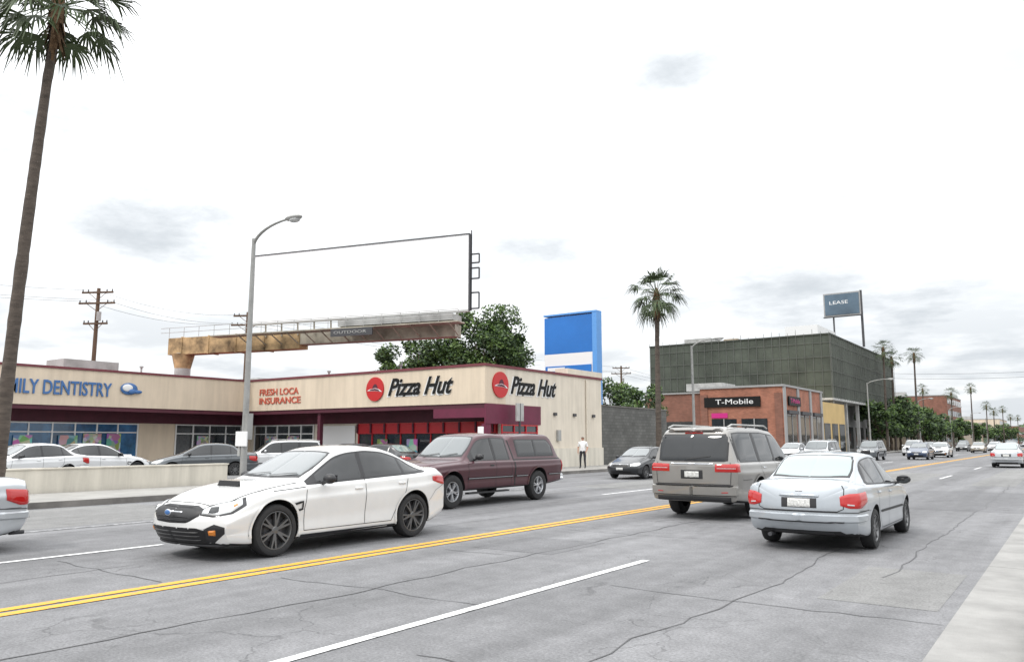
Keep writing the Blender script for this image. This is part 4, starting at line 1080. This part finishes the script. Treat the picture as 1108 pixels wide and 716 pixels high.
# ---------------------------------------------------------------- world
w=bpy.data.worlds.new('World'); sc.world=w; w.use_nodes=True; nt=w.node_tree; N=nt.nodes; Lk=nt.links
bg=N['Background']; bg.inputs['Strength'].default_value=.1
SE,SR=rad(52),rad(200)
sky=N.new('ShaderNodeTexSky'); sky.sky_type='NISHITA'; sky.sun_disc=False; sky.sun_elevation=SE; sky.sun_rotation=SR
def mth(op,a,b=None,c=None):
    k=N.new('ShaderNodeMath'); k.operation=op
    for i,x in enumerate((a,b,c)):
        if x is None: continue
        if isinstance(x,(int,float)): k.inputs[i].default_value=x
        else: Lk.new(x,k.inputs[i])
    return k.outputs[0]
tc=N.new('ShaderNodeTexCoord'); sp=N.new('ShaderNodeSeparateXYZ'); Lk.new(tc.outputs['Generated'],sp.inputs[0])
X_,Y_,Z_=sp.outputs
el=mth('MULTIPLY',mth('ARCSINE',Z_),57.2958); az=mth('MULTIPLY',mth('ARCTAN2',X_,Y_),57.2958)
zc=mth('MAXIMUM',Z_,0)
den=mth('ADD',zc,.14); cb=N.new('ShaderNodeCombineXYZ'); Lk.new(mth('DIVIDE',X_,den),cb.inputs[0]); Lk.new(mth('DIVIDE',Y_,den),cb.inputs[1])
def wn(scale,det,off=0,rough=.55):
    n=N.new('ShaderNodeTexNoise'); n.inputs['Scale'].default_value=scale; n.inputs['Detail'].default_value=det; n.inputs['Roughness'].default_value=rough
    mp=N.new('ShaderNodeMapping'); mp.inputs['Location'].default_value=(off,off*.7,0); Lk.new(cb.outputs[0],mp.inputs[0]); Lk.new(mp.outputs[0],n.inputs['Vector']); return n.outputs['Fac']
n1=wn(2.2,7,3.1,.6); n2=wn(.9,6,8.0); n3=wn(1.3,6,5.3)
def mr(x,a,b,c,d):
    r=N.new('ShaderNodeMapRange'); r.interpolation_type='SMOOTHSTEP'; Lk.new(x,r.inputs[0])
    for i,q in enumerate((a,b,c,d)): r.inputs[i+1].default_value=q
    return r.outputs[0]
tot=None
blobs=[(-23,25.9,8,2.4,1.0),(-60.2,15.5,7,3.8,1.0),(-68.2,20.6,8,3.2,.9),(-13.2,16.3,6,1.5,.85),(-33.8,14.1,6,1.8,.9),(-14.7,11.1,8,2.1,.95),(-9.6,8.4,10,2.3,1.0),(-4.6,5.4,9,2.0,.95),
 (-26,10.5,7,1.7,.8),(-48,24,6,2,.5),(20,12,12,3,.8),(-100,16,14,4,.8)]
for a0,e0,sa,se,st in blobs:
    da=mth('DIVIDE',mth('SUBTRACT',az,a0),sa); de=mth('DIVIDE',mth('SUBTRACT',el,e0),se)
    r2=mth('ADD',mth('MULTIPLY',da,da),mth('MULTIPLY',de,de))
    r2=mth('ADD',r2,mth('MULTIPLY',mth('SUBTRACT',n1,.5),5.0))
    f=mth('MULTIPLY',mr(r2,-.9,1.8,1,0),st)
    tot=f if tot is None else mth('MAXIMUM',tot,f)
tot=mth('MAXIMUM',tot,mth('MULTIPLY',mr(n2,.50,.72,0,1),.7))
tot=mth('MAXIMUM',tot,mth('MULTIPLY',mth('MULTIPLY',mr(el,3,20,1,0),mr(n3,.40,.62,0,1)),.75))
V=mth('ADD',mth('MULTIPLY',zc,21),10.2)
white=N.new('ShaderNodeCombineXYZ'); Lk.new(mth('MULTIPLY',V,.985),white.inputs[0]); Lk.new(V,white.inputs[1]); Lk.new(mth('MULTIPLY',V,1.01),white.inputs[2])
m1=N.new('ShaderNodeMix'); m1.data_type='RGBA'; m1.inputs[0].default_value=.93; Lk.new(sky.outputs[0],m1.inputs[6]); Lk.new(white.outputs[0],m1.inputs[7])
m2=N.new('ShaderNodeMix'); m2.data_type='RGBA'; Lk.new(tot,m2.inputs[0]); Lk.new(m1.outputs[2],m2.inputs[6]); m2.inputs[7].default_value=(6.7,7.2,7.7,1)
Lk.new(m2.outputs[2],bg.inputs['Color'])

sl=bpy.data.lights.new('sun','SUN'); sl.energy=1.5; sl.angle=rad(12); sl.color=(1,.96,.9)
so=obj('sun',sl)
dv=Vector((math.sin(SR)*math.cos(SE),math.cos(SR)*math.cos(SE),math.sin(SE)))
so.rotation_euler=dv.to_track_quat('Z','Y').to_euler(); so.location=dv*50

# ---------------------------------------------------------------- camera
cd=bpy.data.cameras.new('camera'); cd.lens=27.46; cd.sensor_width=36; cd.clip_end=8000; cd.clip_start=.05
co=obj('camera',cd,None,(0,0,1.6),(rad(98),0,rad(35.6))); sc.camera=co
sc.view_settings.view_transform='Standard'; sc.view_settings.look='None'; sc.view_settings.exposure=0; sc.view_settings.gamma=1
